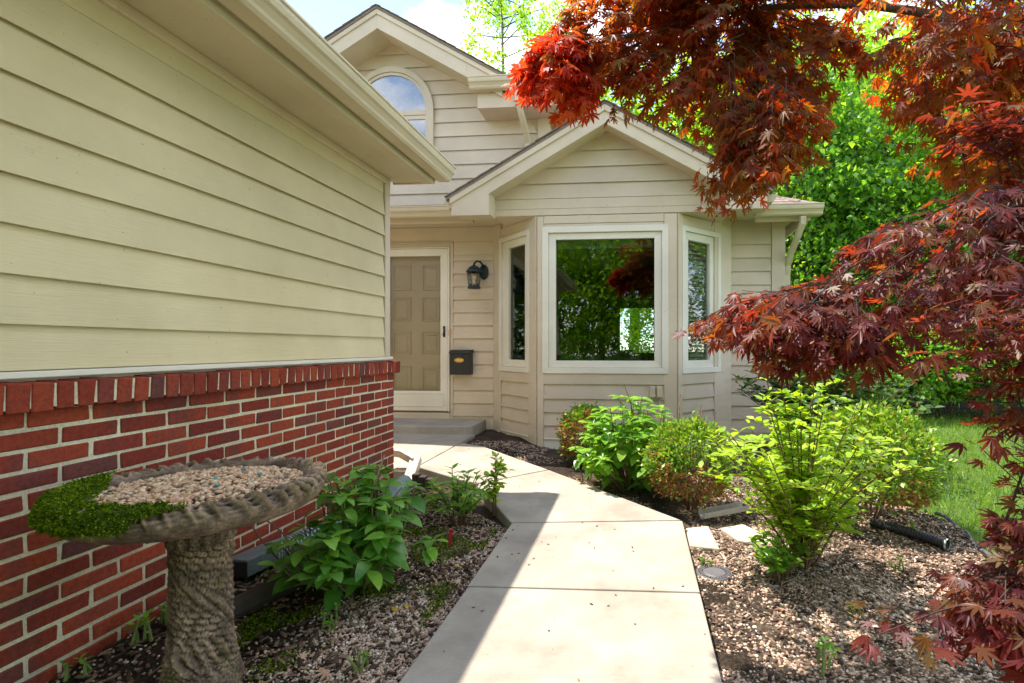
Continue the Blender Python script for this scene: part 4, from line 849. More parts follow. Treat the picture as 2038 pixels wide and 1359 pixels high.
def near(x, y): return min(1, patch(x, y)) * (1 if y < 2.7 else .45) + (.35 if y < 1.9 else 0)
OCT = ([(.62, 0, 0), (0, .48, 0), (-.62, 0, 0), (0, -.48, 0), (0, 0, .33), (0, 0, -.33)], [(0, 1, 4), (1, 2, 4), (2, 3, 4), (3, 0, 4), (1, 0, 5), (2, 1, 5), (3, 2, 5), (0, 3, 5)])
P = scatter(26000, .26, 2.3, .95, 2.5, lambda x, y: z_right(x, y) - .003, in_right, lambda x, y: min(1, patch(x, y) * (1.2 if y < 1.9 else .8))); n = len(P)
merged('gravel', *ico(5, .7), P, rv(n) * [1, 1, .3], rv(n, .4) + [0, 0, 1], NP.uniform(.007, .019, n), 'gravel', smooth=True)
P = scatter(30000, -1.8, 2.4, 2.4, 5.8, lambda x, y: z_right(x, y) - .002, in_right, lambda x, y: min(1, patch(x, y)) * (1 if y < 3.6 else .5)); n = len(P)
merged('gravel', *OCT, P, rv(n) * [1, 1, .3], rv(n, .4) + [0, 0, 1], NP.uniform(.009, .022, n), 'gravel', smooth=True)
P = scatter(7000, .26, 2.3, .95, 3.6, lambda x, y: z_right(x, y) + .003, in_right); n = len(P)
merged('mulch', *CHIP, P, rv(n) * [1, 1, .2], rv(n, .35) + [0, 0, 1], NP.uniform(.008, .034, n), 'chips_light')
P = scatter(6000, -1.8, 2.3, 2.6, 6.2, lambda x, y: z_right(x, y) + .003, in_right); n = len(P)
merged('mulch', *CHIP, P, rv(n) * [1, 1, .2], rv(n, .35) + [0, 0, 1], NP.uniform(.012, .045, n), 'chips')
# low moss patches in the left bed
P = scatter(9000, -1.6, -.85, 1.4, 3.2, lambda x, y: z_left(x, y) + .001, in_left, lambda x, y: max(0, nz(x, y, 4.2, 21) - .12) * 4 + (.8 if (x + 1.08) ** 2 + (y - 2.75) ** 2 < .03 else 0)); n = len(P)
merged('ground_moss', [(-.5, 0, 0), (.5, 0, 0), (0, 1, .2)], [(0, 1, 2)], P, rv(n, .7) + [0, 0, 1], rv(n), NP.uniform(.006, .012, n), 'moss')

P = scatter(70, -1.8, .25, 1.0, 5.4, lambda x, y: path_z(y) + .003, lambda x, y: (-.74 < x < .24 and y < 3.1) or (y > 3.3 and 2.35 < x + y < 3.35)); n = len(P)
tag(merged('path_debris', *CHIP, P, rv(n) * [1, 1, .1], rv(n, .15) + [0, 0, 1], NP.uniform(.005, .017, n), 'chips'), 'small bits of bark and soil lying on the concrete path', 'debris')
# ---- small things on the right bed
def flat_stone(name, poly, z, th, mat, label, cat, group=None, lab2=None):
    c = Vector((sum(p[0] for p in poly) / len(poly), sum(p[1] for p in poly) / len(poly), z)); t = thing(name, c, label, cat, group)
    mb = MB(); mb.prism([(a, b) for a, b in poly], lambda a, b, zz: (a, b, zz), z - th, z); mb.build('stone', mat, t, bevel=.008, seg=2); return t
def wp(pts, z): return [tuple(atZ(x, y, z).xy) for x, y in pts]
flat_stone('stepping_stone', wp([(1365, 1050), (1410, 1046), (1433, 1092), (1372, 1086)], -.05), -.05, .05, 'paver', 'square pale stepping stone next to the concrete path', 'stepping stone', 'pale flat stones in the gravel')
flat_stone('stepping_stone', wp([(1432, 1050), (1478, 1042), (1535, 1068), (1520, 1084), (1470, 1075)], -.055), -.055, .04, 'paver', 'irregular pale flagstone half under the upright shrub', 'stepping stone', 'pale flat stones in the gravel')
flat_stone('stepping_stone', wp([(1431, 1100), (1441, 1100), (1452, 1132), (1440, 1132)], -.058), -.058, .03, 'paver', 'narrow strip of pale stone above the round drain cover', 'stepping stone', 'pale flat stones in the gravel')
dc = atZ(1422, 1142, -.062); dr = thing('drain_cover', dc, 'round grey slotted drain cover beside the path edge', 'drain cover')
mb = MB(); mb.lathe([(0, -.05), (.080, -.05), (.088, -.03), (.088, .004), (.082, .010), (.078, .010), (.076, .004), (0, .004)], dc, 36); mb.build('cover', 'drain', dr, bevel=0)
for k in range(30):
    a = k * 2 * math.pi / 30; mb = MB(); r0, r1 = .058, .075; c_, s_ = math.cos(a), math.sin(a); w = .0042
    mb.hexa([(dc.x + r0 * c_ + w * s_, dc.y + r0 * s_ - w * c_, dc.z + .004), (dc.x + r1 * c_ + w * s_, dc.y + r1 * s_ - w * c_, dc.z + .004), (dc.x + r1 * c_ - w * s_, dc.y + r1 * s_ + w * c_, dc.z + .004), (dc.x + r0 * c_ - w * s_, dc.y + r0 * s_ + w * c_, dc.z + .004)] + [(dc.x + r0 * c_ + w * s_, dc.y + r0 * s_ - w * c_, dc.z + .011), (dc.x + r1 * c_ + w * s_, dc.y + r1 * s_ - w * c_, dc.z + .011), (dc.x + r1 * c_ - w * s_, dc.y + r1 * s_ + w * c_, dc.z + .011), (dc.x + r0 * c_ - w * s_, dc.y + r0 * s_ + w * c_, dc.z + .011)])
    mb.build('rib', 'drain', dr)
mb = MB(); mb.lathe([(0, .004), (.05, .004), (.055, .009), (.05, .012), (.02, .012), (0, .010)], dc, 24); mb.build('hub', 'drain', dr)
for i, (q, lab) in enumerate((([(1408, 1155), (1425, 1150), (1440, 1158), (1434, 1168), (1412, 1166)], 'dark slate chip just below the drain cover'), ([(1412, 1172), (1428, 1176), (1431, 1194), (1420, 1190)], 'small slate chip farther from the drain cover'), ([(1370, 1035), (1378, 1030), (1380, 1040), (1372, 1042)], 'small dark stone at the path corner'), ([(1396, 1036), (1410, 1034), (1412, 1042), (1398, 1044)], 'dark stone below the grey plastic trough'))):
    flat_stone('slate_chip', wp(q, -.064), -.064, .02, 'slate', lab, 'stone', 'loose dark stones by the path')
a, b = atZ(1396, 1024, -.02), atZ(1462, 1018, -.02)
tr = thing('splash_trough', a, 'weathered grey plastic splash trough lying near the shrub', 'trough')
F = Frame((a.x, a.y), (b.x - a.x, b.y - a.y), (b.y - a.y, -(b.x - a.x))); ln = (b - a).length
mb = MB(); mb.prism([(-.045, .03), (-.04, -.005), (.0, -.022), (.04, -.005), (.045, .03), (.039, .03), (.034, .0), (0, -.014), (-.034, 0), (-.039, .03)], lambda d, z, t: F.P(t, d, z - .03 + (.02 * t / ln)), 0, ln + .08); mb.build('trough', 'grey_plastic', tr, bevel=0)
a, b = atZ(1735, 1040, -.03), atZ(1886, 1084, -.03); cp = thing('black_pipe', a, 'black corrugated drain pipe poking out from under the boxwood', 'drain pipe')
pts = [a + (b - a) * (i / 60) + Vector((0, 0, .006 * math.sin(i / 60 * 3))) for i in range(61)]
mb = MB(); mb.tube(pts, [.026 + (.0035 if (i // 1) % 2 else 0) for i in range(61)], 14, cap=False); mb.build('pipe', 'pipe_black', cp); mb = MB(); mb.tube([pts[-2], pts[-1] + (b - a).normalized() * .003], .031, 14, cap=False); mb.build('pipe_end', 'pipe_rib', cp)
mb = MB(); e_pts = []
for i in range(30):
    y = 3.6 - i * .05; e_pts.append((bed_edge(y) + .005, y, -.05 + .01 * math.sin(i)))
mb.tube(e_pts, .012, 6); tag(mb.build('lawn_edging', 'edging'), 'dark plastic edging strip between the gravel bed and the lawn', 'edging')

# ================================================================== PLANTS
HYD = [oval_leaf(.62, .18, c, 5, .7) for c in (.15, .35, .6)]
OVL = [oval_leaf(.5, .2, c, 3, .8) for c in (.15, .45)]
SM = oval_leaf(.6, .15, .2, 2, .9)
def hydr(loc, label, mat, n_stem, W_, H_, ls, n_leaf_ind, z0, seed, group=None, lean=(0, 0), name='hydrangea', dens=1.0):
    """bush of upright stems that carry opposite pairs of big leaves and end in a whorl"""
    r = random.Random(seed); t = thing(name, loc, label, 'shrub', group)
    mes = [tmesh('leaf', v, f, mat, True) for v, f in HYD]; LV = []
    for k in range(n_stem):
        a = r.uniform(0, 6.283); q = math.sqrt(r.random()); h = H_ * (1 - .55 * q ** 2) * r.uniform(.72, 1.0)
        e = Vector((loc[0] + math.cos(a) * q * W_ / 2 + lean[0], loc[1] + math.sin(a) * q * W_ / 2 + lean[1], z0 + h)); b = Vector((loc[0] + math.cos(a) * q * W_ * .12, loc[1] + math.sin(a) * q * W_ * .12, z0))
        m = (b + e) / 2 + Vector((math.cos(a) * q * W_ * .08, math.sin(a) * q * W_ * .08, h * .10)); pts = rtube_path([b, m, e], 4)
        mb = MB(); mb.tube(pts, [.005 * (1 - .5 * i / len(pts)) for i in range(len(pts))], 5); mb.build('stem', 'green_stem' if k % 3 else 'twig', t)
        for i in range(3, len(pts)):
            if i < len(pts) - 1 and r.random() > .75 * dens: continue
            whorl = 5 if i == len(pts) - 1 else 2; ph = r.uniform(0, 6.28)
            for w in range(whorl):
                an = ph + w * 6.283 / whorl + r.uniform(-.3, .3); up = r.uniform(.05, .55) if whorl > 2 else r.uniform(-.4, .25)
                d = Vector((math.cos(an), math.sin(an), up)); s = ls * r.uniform(.6, 1.1) * (.8 if whorl > 2 else 1)
                LV.append((pts[i] + d * .01, d, Vector((r.uniform(-.3, .3), r.uniform(-.3, .3), 1)), s))
        
    for i, (p, d, nn, s) in enumerate(LV):
        if i < n_leaf_ind: single('leaf', mes[i % 3], t, p, d, nn, s)
    R2 = LV[n_leaf_ind:]
    if R2: merged('leaves', *HYD[1], [l[0] for l in R2], [l[1] for l in R2], [l[2] for l in R2], [l[3] for l in R2], mat, t, smooth=True)
    return t
def boxwood(loc, rad, h, n, label, dead=.25, deadside=(0, -1, -1), size=.020, name='boxwood_shrub', group='clipped boxwood shrubs', seed=1, mat='box'):
    t = thing(name, loc, label, 'shrub', group); r = np.random.default_rng(seed)
    # leaves on and below a lumpy shell
    d = r.normal(0, 1, (n, 3)); d /= np.linalg.norm(d, axis=1, keepdims=True); d[:, 2] = np.where(d[:, 2] < -.75, -d[:, 2], d[:, 2])
    rr = 1 - .32 * r.random(n) ** 1.4; lump = np.array([1 + .17 * mno.noise(Vector(q * 2.3 + seed)) + .11 * mno.noise(Vector(q * 6 + seed)) for q in d])
    c = np.array([loc[0], loc[1], loc[2] + h * .54]); P = c + d * np.array([rad, rad, h * .48]) * (rr * lump)[:, None]
    # loose shoots above
    k = r.integers(0, n, n // 12); P[k] += d[k] * r.uniform(0, .07, (len(k), 1))
    ds = Vector(deadside).normalized(); w = d @ np.array(ds) + .35 * np.array([mno.noise(Vector(q * 3.5 + seed + 5)) for q in d]) * 2
    isd = (w > np.quantile(w, 1 - dead)) & (r.random(n) < .85) | (r.random(n) < .04)
    tip = d + r.normal(0, .6, (n, 3)) + [0, 0, .3]; nor = r.normal(0, .7, (n, 3)) + [0, 0, .8]; sc = r.uniform(.7, 1.25, n) * size
    for nm, msk, mt in (('foliage', ~isd, mat), ('dead_foliage', isd, 'box_dead')):
        if msk.any(): merged(nm, *SM, P[msk], tip[msk], nor[msk], sc[msk], mt, t)
    for k in range(9):
        a = r.uniform(0, 6.28); b = Vector(loc) + Vector((.03 * math.cos(a), .03 * math.sin(a), -.02)); e = Vector(c) + Vector((rad * .6 * math.cos(a), rad * .6 * math.sin(a), h * r.uniform(-.05, .25)))
        mb = MB(); mb.tube([b, (b + e) / 2 + Vector((0, 0, -.03)), e], [.009, .006, .003], 5); mb.build('stem', 'twig', t)
    return t
bx = lambda px, py, z=-.07: atZ(px, py, z)
boxwood(Vector((-.50, 4.86, -.09)), .26, .56, 5500, 'small boxwood turning brown at the bay corner, left of the hydrangea', .30, (0, -1, -.3), .032, seed=2)
boxwood(Vector((.34, 3.62, -.08)), .29, .60, 6000, 'middle boxwood with browned lower side beside the hydrangea', .20, (-.2, -.8, -1.4), .031, seed=5)
boxwood(Vector((1.47, 3.45, -.06)), .40, .70, 9000, 'largest boxwood, at the lawn edge behind the upright shrub', .10, (.2, -.5, -1.8), .033, seed=8)
hydr((-.06, 4.10, -.09), 'light green hydrangea in front of the bay window', 'hyd', 85, .92, .78, .115, 300, -.09, 3, 'hydrangeas')
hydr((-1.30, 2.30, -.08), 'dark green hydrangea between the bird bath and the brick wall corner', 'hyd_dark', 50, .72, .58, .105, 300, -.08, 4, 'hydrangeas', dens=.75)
# bare canes in and beside the hydrangeas
def canes(spec, label, nm='dead_canes'):
    t = thing(nm, spec[0][0], label, 'canes')
    for b, e in spec:
        b, e = Vector(b), Vector(e); m = (b + e) / 2 + Vector((RD.uniform(-.02, .02), RD.uniform(-.02, .02), .01)); mb = MB(); mb.tube(rtube_path([b, m, e], 3), .0038, 5); mb.build('cane', 'twig' if RD.random() < .6 else 'root', t)
sp = []
for (x0, y0, x1, y1) in ((1262, 850, 1242, 765), (1262, 860, 1228, 790), (1290, 860, 1290, 778), (1324, 850, 1318, 768), (1350, 850, 1362, 772), (1352, 850, 1354, 785), (1385, 870, 1395, 805), (1395, 880, 1398, 815), (1405, 880, 1424, 820), (1278, 850, 1275, 790)):
    sp.append((atD(x0, y0, 4.2), atD(x1, y1, 4.3)))
canes(sp, 'bare brown hydrangea canes standing above the light green hydrangea')
sp = []
for (x0, y0, x1, y1) in ((560, 1120, 492, 1030), (590, 1105, 530, 1035), (660, 1015, 648, 940), (682, 1010, 668, 940), (735, 1000, 765, 905), (745, 1120, 795, 990), (618, 1060, 612, 1035), (770, 1010, 800, 970), (700, 1020, 720, 960)):
    sp.append((atD(x0, y0, 2.35), atD(x1, y1, 2.42)))
canes(sp, 'reddish bare canes rising from the dark green hydrangea by the brick wall')
# light leafy shoots of the left hydrangea
# upright shrub with arching stems (weigela)
def arching(loc, label, W_, H_, ns, mat, ls, ind, seed, name, cat='shrub', z0=-.07, nodes=9, stem='twig', group=None, pair=.9, flat=.35, droop=.25):
    r = random.Random(seed); t = thing(name, loc, label, cat, group); mes = [tmesh('leaf', v, f, mat, True) for v, f in OVL]; LV = []
    for k in range(ns):
        a = r.uniform(0, 6.283); q = r.random() ** .6; h = H_ * (1 - .42 * q ** 1.6) * r.uniform(.8, 1.02)
        b = Vector((loc[0] + math.cos(a) * .05 * r.random(), loc[1] + math.sin(a) * .05 * r.random(), z0)); e = Vector((loc[0] + math.cos(a) * q * W_ / 2, loc[1] + math.sin(a) * q * W_ / 2, z0 + h))
        m = b.lerp(e, .45) + Vector((-math.cos(a) * q * W_ * .05, -math.sin(a) * q * W_ * .05, h * .06)); pts = rtube_path([b, m, e], nodes)
        mb = MB(); mb.tube(pts[::2] + [pts[-1]], [.0062 * (1 - .75 * i / (len(pts) // 2 + 1)) for i in range(len(pts[::2]) + 1)], 5); mb.build('stem', stem, t)
        brs = [(pts, 3)]
        for j in range(5, len(pts) - 2, 2):   # side shoots
            if r.random() < .75:
                an = r.uniform(0, 6.28); L_ = W_ * r.uniform(.10, .24); d = Vector((math.cos(an), math.sin(an), r.uniform(.1, .8))).normalized()
                sp_ = [pts[j], pts[j] + d * L_ * .5 + Vector((0, 0, .01)), pts[j] + d * L_ + Vector((0, 0, -droop * L_ * .5))]; sp_ = rtube_path(sp_, max(3, nodes // 2)); brs.append((sp_, 1))
                mb = MB(); mb.tube(sp_[::2] + [sp_[-1]], .0022, 4); mb.build('side_shoot', stem, t)
        for pp_, st_ in brs:
            for i in range(st_, len(pp_)):
                if r.random() > pair: continue
                an = r.uniform(0, 6.28); td = (pp_[i] - pp_[i - 1]).normalized()
                for w in (0, math.pi):
                    d = (Vector((math.cos(an + w), math.sin(an + w), flat)) + td * .35).normalized(); s = ls * r.uniform(.55, 1.15)
                    LV.append((pp_[i], d, Vector((r.uniform(-.4, .4), r.uniform(-.4, .4), 1)), s))
    r.shuffle(LV)
    LV.sort(key=lambda l: -l[3] / max(.3, (l[0] - Vector((0, 0, CAMZ))).length))
    for i, (p, d, nn, s) in enumerate(LV[:ind]): single('leaf', mes[i % 2], t, p, d, nn, s)
    R2 = LV[ind:]
    if R2: merged('leaves', *OVL[0], [l[0] for l in R2], [l[1] for l in R2], [l[2] for l in R2], [l[3] for l in R2], mat, t, smooth=True)
    return t
arching((.80, 2.62, -.05), 'upright yellow-green shrub with thin brown stems in the right bed', 1.02, 1.02, 38, 'weig', .058, 300, 6, 'flowering_shrub', z0=-.03)
arching((.66, 2.50, -.05), 'low leafy shoots at the left foot of the upright shrub', .34, .26, 12, 'hyd', .045, 120, 16, 'basal_shoots', cat='plant', z0=-.05, nodes=5)
arching((1.72, 4.95, -.07), 'broad dark glossy shrub at the right corner of the house', 1.75, 1.22, 75, 'dark_shrub', .085, 300, 9, 'evergreen_shrub', nodes=8)
arching((2.3, 5.9, -.07), 'tall paler shrub behind the dark glossy shrub', 1.5, 1.45, 26, 'hyd', .085, 200, 19, 'background_shrub', nodes=8)
arching((-1.12, 3.12, -.06), 'thin willowy plant with narrow leaves beside the path bend', .60, .38, 13, 'hyd', .065, 200, 21, 'willowy_plant', cat='plant', nodes=5, z0=-.06, droop=.6)
arching((-.98, 3.30, -.06), 'tallest arching sprig over the path bend', .30, .52, 3, 'weig', .06, 60, 22, 'arching_sprig', cat='plant', nodes=7, z0=-.06, droop=.6)
for (px, py, s, sd, lab) in ((285, 1275, .10, 31, 'tiny green weed at the brick wall foot left of the bird bath'), (322, 1245, .09, 32, 'tiny green weed just left of the bird bath pedestal'), (150, 1345, .07, 33, 'tiny weed at the bottom corner near the brick wall'), (665, 1250, .09, 34, 'small leafy seedling below the dark green hydrangea'), (715, 1340, .07, 36, 'lowest seedling in the left bed'), (1170, 955, .16, 35, 'low round-leaved weed at the foot of the light hydrangea'), (1640, 1330, .10, 37, 'single grass-like sprout in the gravel, front right'), (1405, 1130, .06, 38, 'tiny sprout next to the drain cover'), (1700, 1230, .07, 39, 'seedling in the gravel under the maple tip'), (1790, 1140, .08, 40, 'seedling in the sunlit soil right of the upright shrub'), (1815, 1075, .10, 41, 'weed at the end of the black pipe')):
    p = atZ(px, py, -.07); arching(p, lab, s * 1.2, s, 4, 'hyd', s * .35, 60, sd, 'weed', cat='weed', nodes=2, z0=p.z, stem='green_stem', group='small weeds in the beds')
# roots and sticks
def stick(name, pts, r0, mat, label, cat): 
    t = tag(MB().tube(rtube_path(pts, 4), r0, 6).build(name, mat, smooth=True), label, cat); return t
rt = thing('exposed_roots', (.8, 2.4, -.03), 'pale exposed roots spreading in front of the upright shrub', 'roots')
for k in range(15):
    a = RD.uniform(-2.9, -.2); L_ = RD.uniform(.12, .42); p = Vector((.80 + .08 * math.cos(a), 2.58 + .08 * math.sin(a), 0)); pts = []
    for i in range(5):
        q = p + Vector((math.cos(a), math.sin(a), 0)) * L_ * i / 4; a += RD.uniform(-.35, .35); pts.append((q.x, q.y, z_right(q.x, q.y) + .006 + .012 * abs(math.sin(i * 1.7 + k))))
    MB().tube(rtube_path(pts, 3), [RD.uniform(.0015, .004)] * (4 * 3 + 1), 5).build('root', 'root', rt, True)
for k in range(60):
    left = k < 26
    if left: x, y = RD.uniform(-1.7, -.9), RD.uniform(1.3, 2.7); zf = z_left
    else: x, y = RD.uniform(.4, 1.8), RD.uniform(1.3, 4.0); zf = z_right
    a = RD.uniform(0, 6.28); L_ = RD.uniform(.05, .16); pts = [(x + math.cos(a + .3 * i) * L_ * i / 3, y + math.sin(a + .3 * i) * L_ * i / 3) for i in range(4)]
    if k == 0: TW = [thing('fallen_twigs', (-1.3, 2, -.05), 'small fallen twigs scattered over the left bed', 'twigs'), thing('fallen_twigs', (1, 2.4, -.05), 'small fallen twigs scattered over the right bed', 'twigs')]
    MB().tube([(u, v, zf(u, v) + .008) for u, v in pts], RD.uniform(.0015, .004), 5).build('twig', RD.choice(['twig', 'root', 'timber']), TW[0 if left else 1])
# fallen leaves
ylf = [tmesh('leaf', *OVL[0], 'yellow_leaf', True), tmesh('leaf', *maple_leaf(.3), 'dry_leaf')]
for (px, py, k, s, lab) in ((790, 1222, 0, .045, 'yellow fallen leaf below the dark hydrangea'), (905, 1130, 0, .04, 'yellow fallen leaf near the path in the left bed'), (812, 1215, 0, .035, 'small yellow-green leaf by the yellow fallen leaf'), (652, 1330, 1, .05, 'curled tan maple leaf at the front of the left bed'), (915, 1160, 1, .035, 'dry pale leaf near the red marker'), (1205, 925, 0, .03, 'yellow leaf on the mulch by the small boxwood'), (860, 1120, 1, .03, 'dry leaf under the willowy plant'), (1560, 1215, 1, .05, 'dry leaf in the gravel before the roots'), (600, 1302, 1, .035, 'crumpled dry leaf near the bird bath')):
    p = atZ(px, py, -.06); q = Vector((p.x, p.y, (z_left if p.x < -.5 else z_right)(p.x, p.y) + .012)); me = ylf[k]
    o = single('fallen_leaf', me, None, q, (RD.uniform(-1, 1), RD.uniform(-1, 1), .1), (.2, -.2, 1), s); tag(o, lab, 'leaf', 'fallen leaves in the beds')

# ---- grass on the lawn
P = scatter(60000, 1.8, 9.5, 1.8, 9.5, lambda x, y: -.085 + .02 * nz(x, y, .5), lambda x, y: x > bed_edge(min(y, 6.2)) and abs(x - y * .62) < 4.5, lambda x, y: min(1, 3.2 / y)); n = len(P)
tag(merged('grass', *BLADE, P, rv(n, .45) + [0, 0, 1], rv(n) + [0, -.5, 0], NP.uniform(.035, .07, n) * (1 + P[:, 1] * .05), 'grass'), 'bright mown grass of the lawn beyond the gravel bed', 'grass')

# ================================================================== TREES
def tree(name, loc, H_, cr, label, mat='tree_leaf', nl=9000, ncl=70, leaf=.16, trunk=.16, seed=1, cz=.55, group='trees of the wood behind the lawn', sparse=.35, squash=.9, barkm='bark'):
    r = np.random.default_rng(seed); q = random.Random(seed); t = thing(name, loc, label, 'tree', group)
    top = Vector(loc) + Vector((q.uniform(-.4, .4), q.uniform(-.4, .4), H_ * .9)); b = Vector(loc); m = b.lerp(top, .5) + Vector((q.uniform(-.3, .3), q.uniform(-.3, .3), 0))
    pts = rtube_path([b, m, top], 5); MB().tube(pts, [trunk * (1 - .85 * i / (len(pts) - 1)) for i in range(len(pts))], 9).build('trunk', barkm, t, True)
    c0 = np.array([loc[0], loc[1], loc[2] + H_ * cz]); ch = H_ * (1 - cz) * 1.0
    d = r.normal(0, 1, (ncl, 3)); d /= np.linalg.norm(d, axis=1, keepdims=True); C = c0 + d * np.array([cr, cr, ch * squash]) * (r.random((ncl, 1)) ** .45)
    lb = MB()
    for k in range(0, ncl, 3):
        i = min(len(pts) - 2, max(1, int(len(pts) * (.25 + .55 * q.random())))); e = Vector(C[k]); s_ = pts[i]; mm = s_.lerp(e, .5) + Vector((0, 0, -.1 * (e - s_).length)); lb.tube([s_, mm, e], [trunk * .28, trunk * .14, .012], 5, False)
    lb.build('limbs', barkm, t, kind='stuff')
    k = r.integers(0, ncl, nl); sig = cr * .17 * r.uniform(.6, 1.4, ncl); P = C[k] + r.normal(0, 1, (nl, 3)) * sig[k][:, None] * [1, 1, .7]
    merged('crown', *DIAM, P, r.normal(0, 1, (nl, 3)) + [0, 0, -.5], r.normal(0, .8, (nl, 3)) + [0, 0, 1], r.uniform(.6, 1.2, nl) * leaf, mat, t)
    return t
LAB = ['bright green leafy tree', 'dense dark green tree', 'tall slender tree with light foliage', 'mid green spreading tree']
spec = [  # px of the trunk, distance, height, crown radius, kind
    (1610, 11.0, 8.5, 1.9, 1), (1700, 12.5, 9.5, 2.2, 0), (1800, 10.0, 7.5, 1.9, 1), (1905, 12.0, 9.0, 2.3, 0), (2010, 10.5, 8.0, 2.1, 3), (2120, 12.0, 9.5, 2.4, 1),
    (1540, 14.5, 10.5, 2.4, 0), (1400, 16.0, 12, 2.6, 3), (1260, 17, 11.5, 2.6, 0), (1650, 17.0, 13.0, 3.0, 3), (1780, 18.0, 13.5, 3.1, 0), (1920, 17.0, 13, 3.1, 1), (2060, 18.0, 14.0, 3.3, 3), (2260, 16, 13, 3.2, 0),
    (1480, 22, 14, 3.4, 1), (1850, 24, 16, 4.0, 0), (2150, 24, 17, 4.2, 3), (1640, 25, 15, 3.8, 1)]
where = ['nearest, just right of the house corner', 'second from the house corner in the front row', 'behind the dark shrub, front row', 'front row, behind the lawn', 'front row, far side of the lawn', 'front row, beyond the picture edge side', 'standing close behind the house corner', 'rising over the right slope of the bay gable', 'just above the ridge of the bay gable', 'second row, seen through the gap in the maple', 'second row, tallest over the lawn', 'second row, dark mass behind the maple', 'second row, behind the maple tips at the edge', 'second row, outermost', 'third row, behind the roof of the house', 'third row, middle of the wood', 'third row, outermost', 'third row, above the hip roof']
for i, (px, D, h, cr, k) in enumerate(spec):
    p = atD(px, 690, D); tree('broadleaf_tree', (p.x, p.y, -.1), h, cr, LAB[k] + ', ' + where[i], ['tree_leaf', 'tree_leaf_dark', 'tree_leaf', 'tree_leaf'][k], int(15000 if D < 15 else 13000), 170, .07 + .005 * D, .10 + .006 * D, 100 + i, .50 if D < 15 else .55)
for i, (x, y, h) in enumerate(((7.8, 8.0, 4.2), (10.2, 9.2, 5.0), (9.4, 7.2, 4.4))):  # unseen shrubs added to keep sky reflection out of the right bay pane
    boxwood(Vector((x, y, -.1)), 1.5, h, 5000, ['tall shrub right of the lawn, nearest the house', 'tallest shrub right of the lawn', 'tall shrub right of the lawn, nearest the viewer'][i], 0.0, size=.12, name='tall_shrub', group='tall shrubs right of the lawn', seed=90 + i, mat='tree_leaf_dark')
# undergrowth at the edge of the wood
for i, (px, D, rad, h) in enumerate(((1560, 8.8, 1.0, 1.9), (1665, 9.0, 1.0, 1.7), (1780, 8.4, 1.0, 1.5), (1880, 8.8, 1.1, 1.7), (1980, 8.2, 1.1, 1.5), (2090, 8.6, 1.2, 1.8), (1730, 9.8, 1.3, 2.6), (1930, 9.9, 1.4, 2.8))):
    p = atD(px, 690, D); boxwood(Vector((p.x, p.y, -.1)), rad, h, 5200, ['loose bush at the wood edge, right by the house', 'second low bush along the wood edge', 'lowest bush at the wood edge behind the boxwood', 'rounded bush at the far side of the lawn', 'low bush at the far end of the lawn', 'outermost bush along the lawn', 'tall bush in the gap behind the dark shrub', 'tall bush behind the far lawn'][i], 0.0, size=.085, name='woodland_bush', group='bushes along the edge of the wood', seed=50 + i, mat='dark_shrub' if i % 2 else 'tree_leaf_dark')
for i, (x, y) in enumerate(((-.9, 14.5), (.9, 15.5), (2.9, 14.8))):
    boxwood(Vector((x, y, -.1)), 1.3, 3.2, 4200, ['large bush behind the house, seen through the bay window', 'second large bush behind the house', 'third large bush behind the house'][i], 0.0, size=.10, name='woodland_bush', group='bushes behind the house', seed=80 + i, mat='tree_leaf')
tag(hgrid('wood_floor', 1.5, 26, 8.6, 30, 20, 20, lambda x, y: -.05, 'soil'), kind='structure')
# the airy tree whose top shows over the ridge of the upper roof
def airy(loc, label):
    t = thing('birch_tree', loc, label, 'tree'); r = random.Random(77); b = Vector(loc); H_ = 11.2
    MB().tube([b, b + Vector((.1, 0, 5)), b + Vector((-.05, 0, H_))], [.11, .07, .012], 8).build('trunk', 'bark', t, True)
    Ps = []; lb = MB()
    for k in range(58):
        z = 4.2 + 7.0 * r.random() ** .8; a = r.uniform(0, 6.28); L_ = (1.55 - .5 * (z - 4) / 7) * r.uniform(.35, 1.0); s_ = b + Vector((0, 0, z)); e = s_ + Vector((math.cos(a) * L_, math.sin(a) * L_, .35 * L_)); f = e + Vector((math.cos(a) * .15, math.sin(a) * .15, -.7 * r.uniform(.4, 1)))
        pts = rtube_path([s_, e, f], 7); lb.tube(pts, [.016 * (1 - .8 * i / len(pts)) for i in range(len(pts))], 4, False)
        for i in range(4, len(pts)):
            for _ in range(10): Ps.append(pts[i] + Vector((r.gauss(0, .11), r.gauss(0, .11), r.gauss(-.05, .10))))
    lb.build('limbs', 'twig_dark', t, kind='stuff'); n = len(Ps)
    merged('crown', *DIAM, [tuple(p) for p in Ps], rv(n) + [0, 0, -.6], rv(n), NP.uniform(.055, .11, n), 'tree_leaf', t)
pb = atD(1000, 690, 13.5); airy((pb.x, pb.y, -.1), 'airy tree with fine leaves rising behind the upper gable')
pb = atD(1120, 690, 15.5); airy((pb.x, pb.y, -.1), 'second airy tree, nearer the maple tip behind the house')
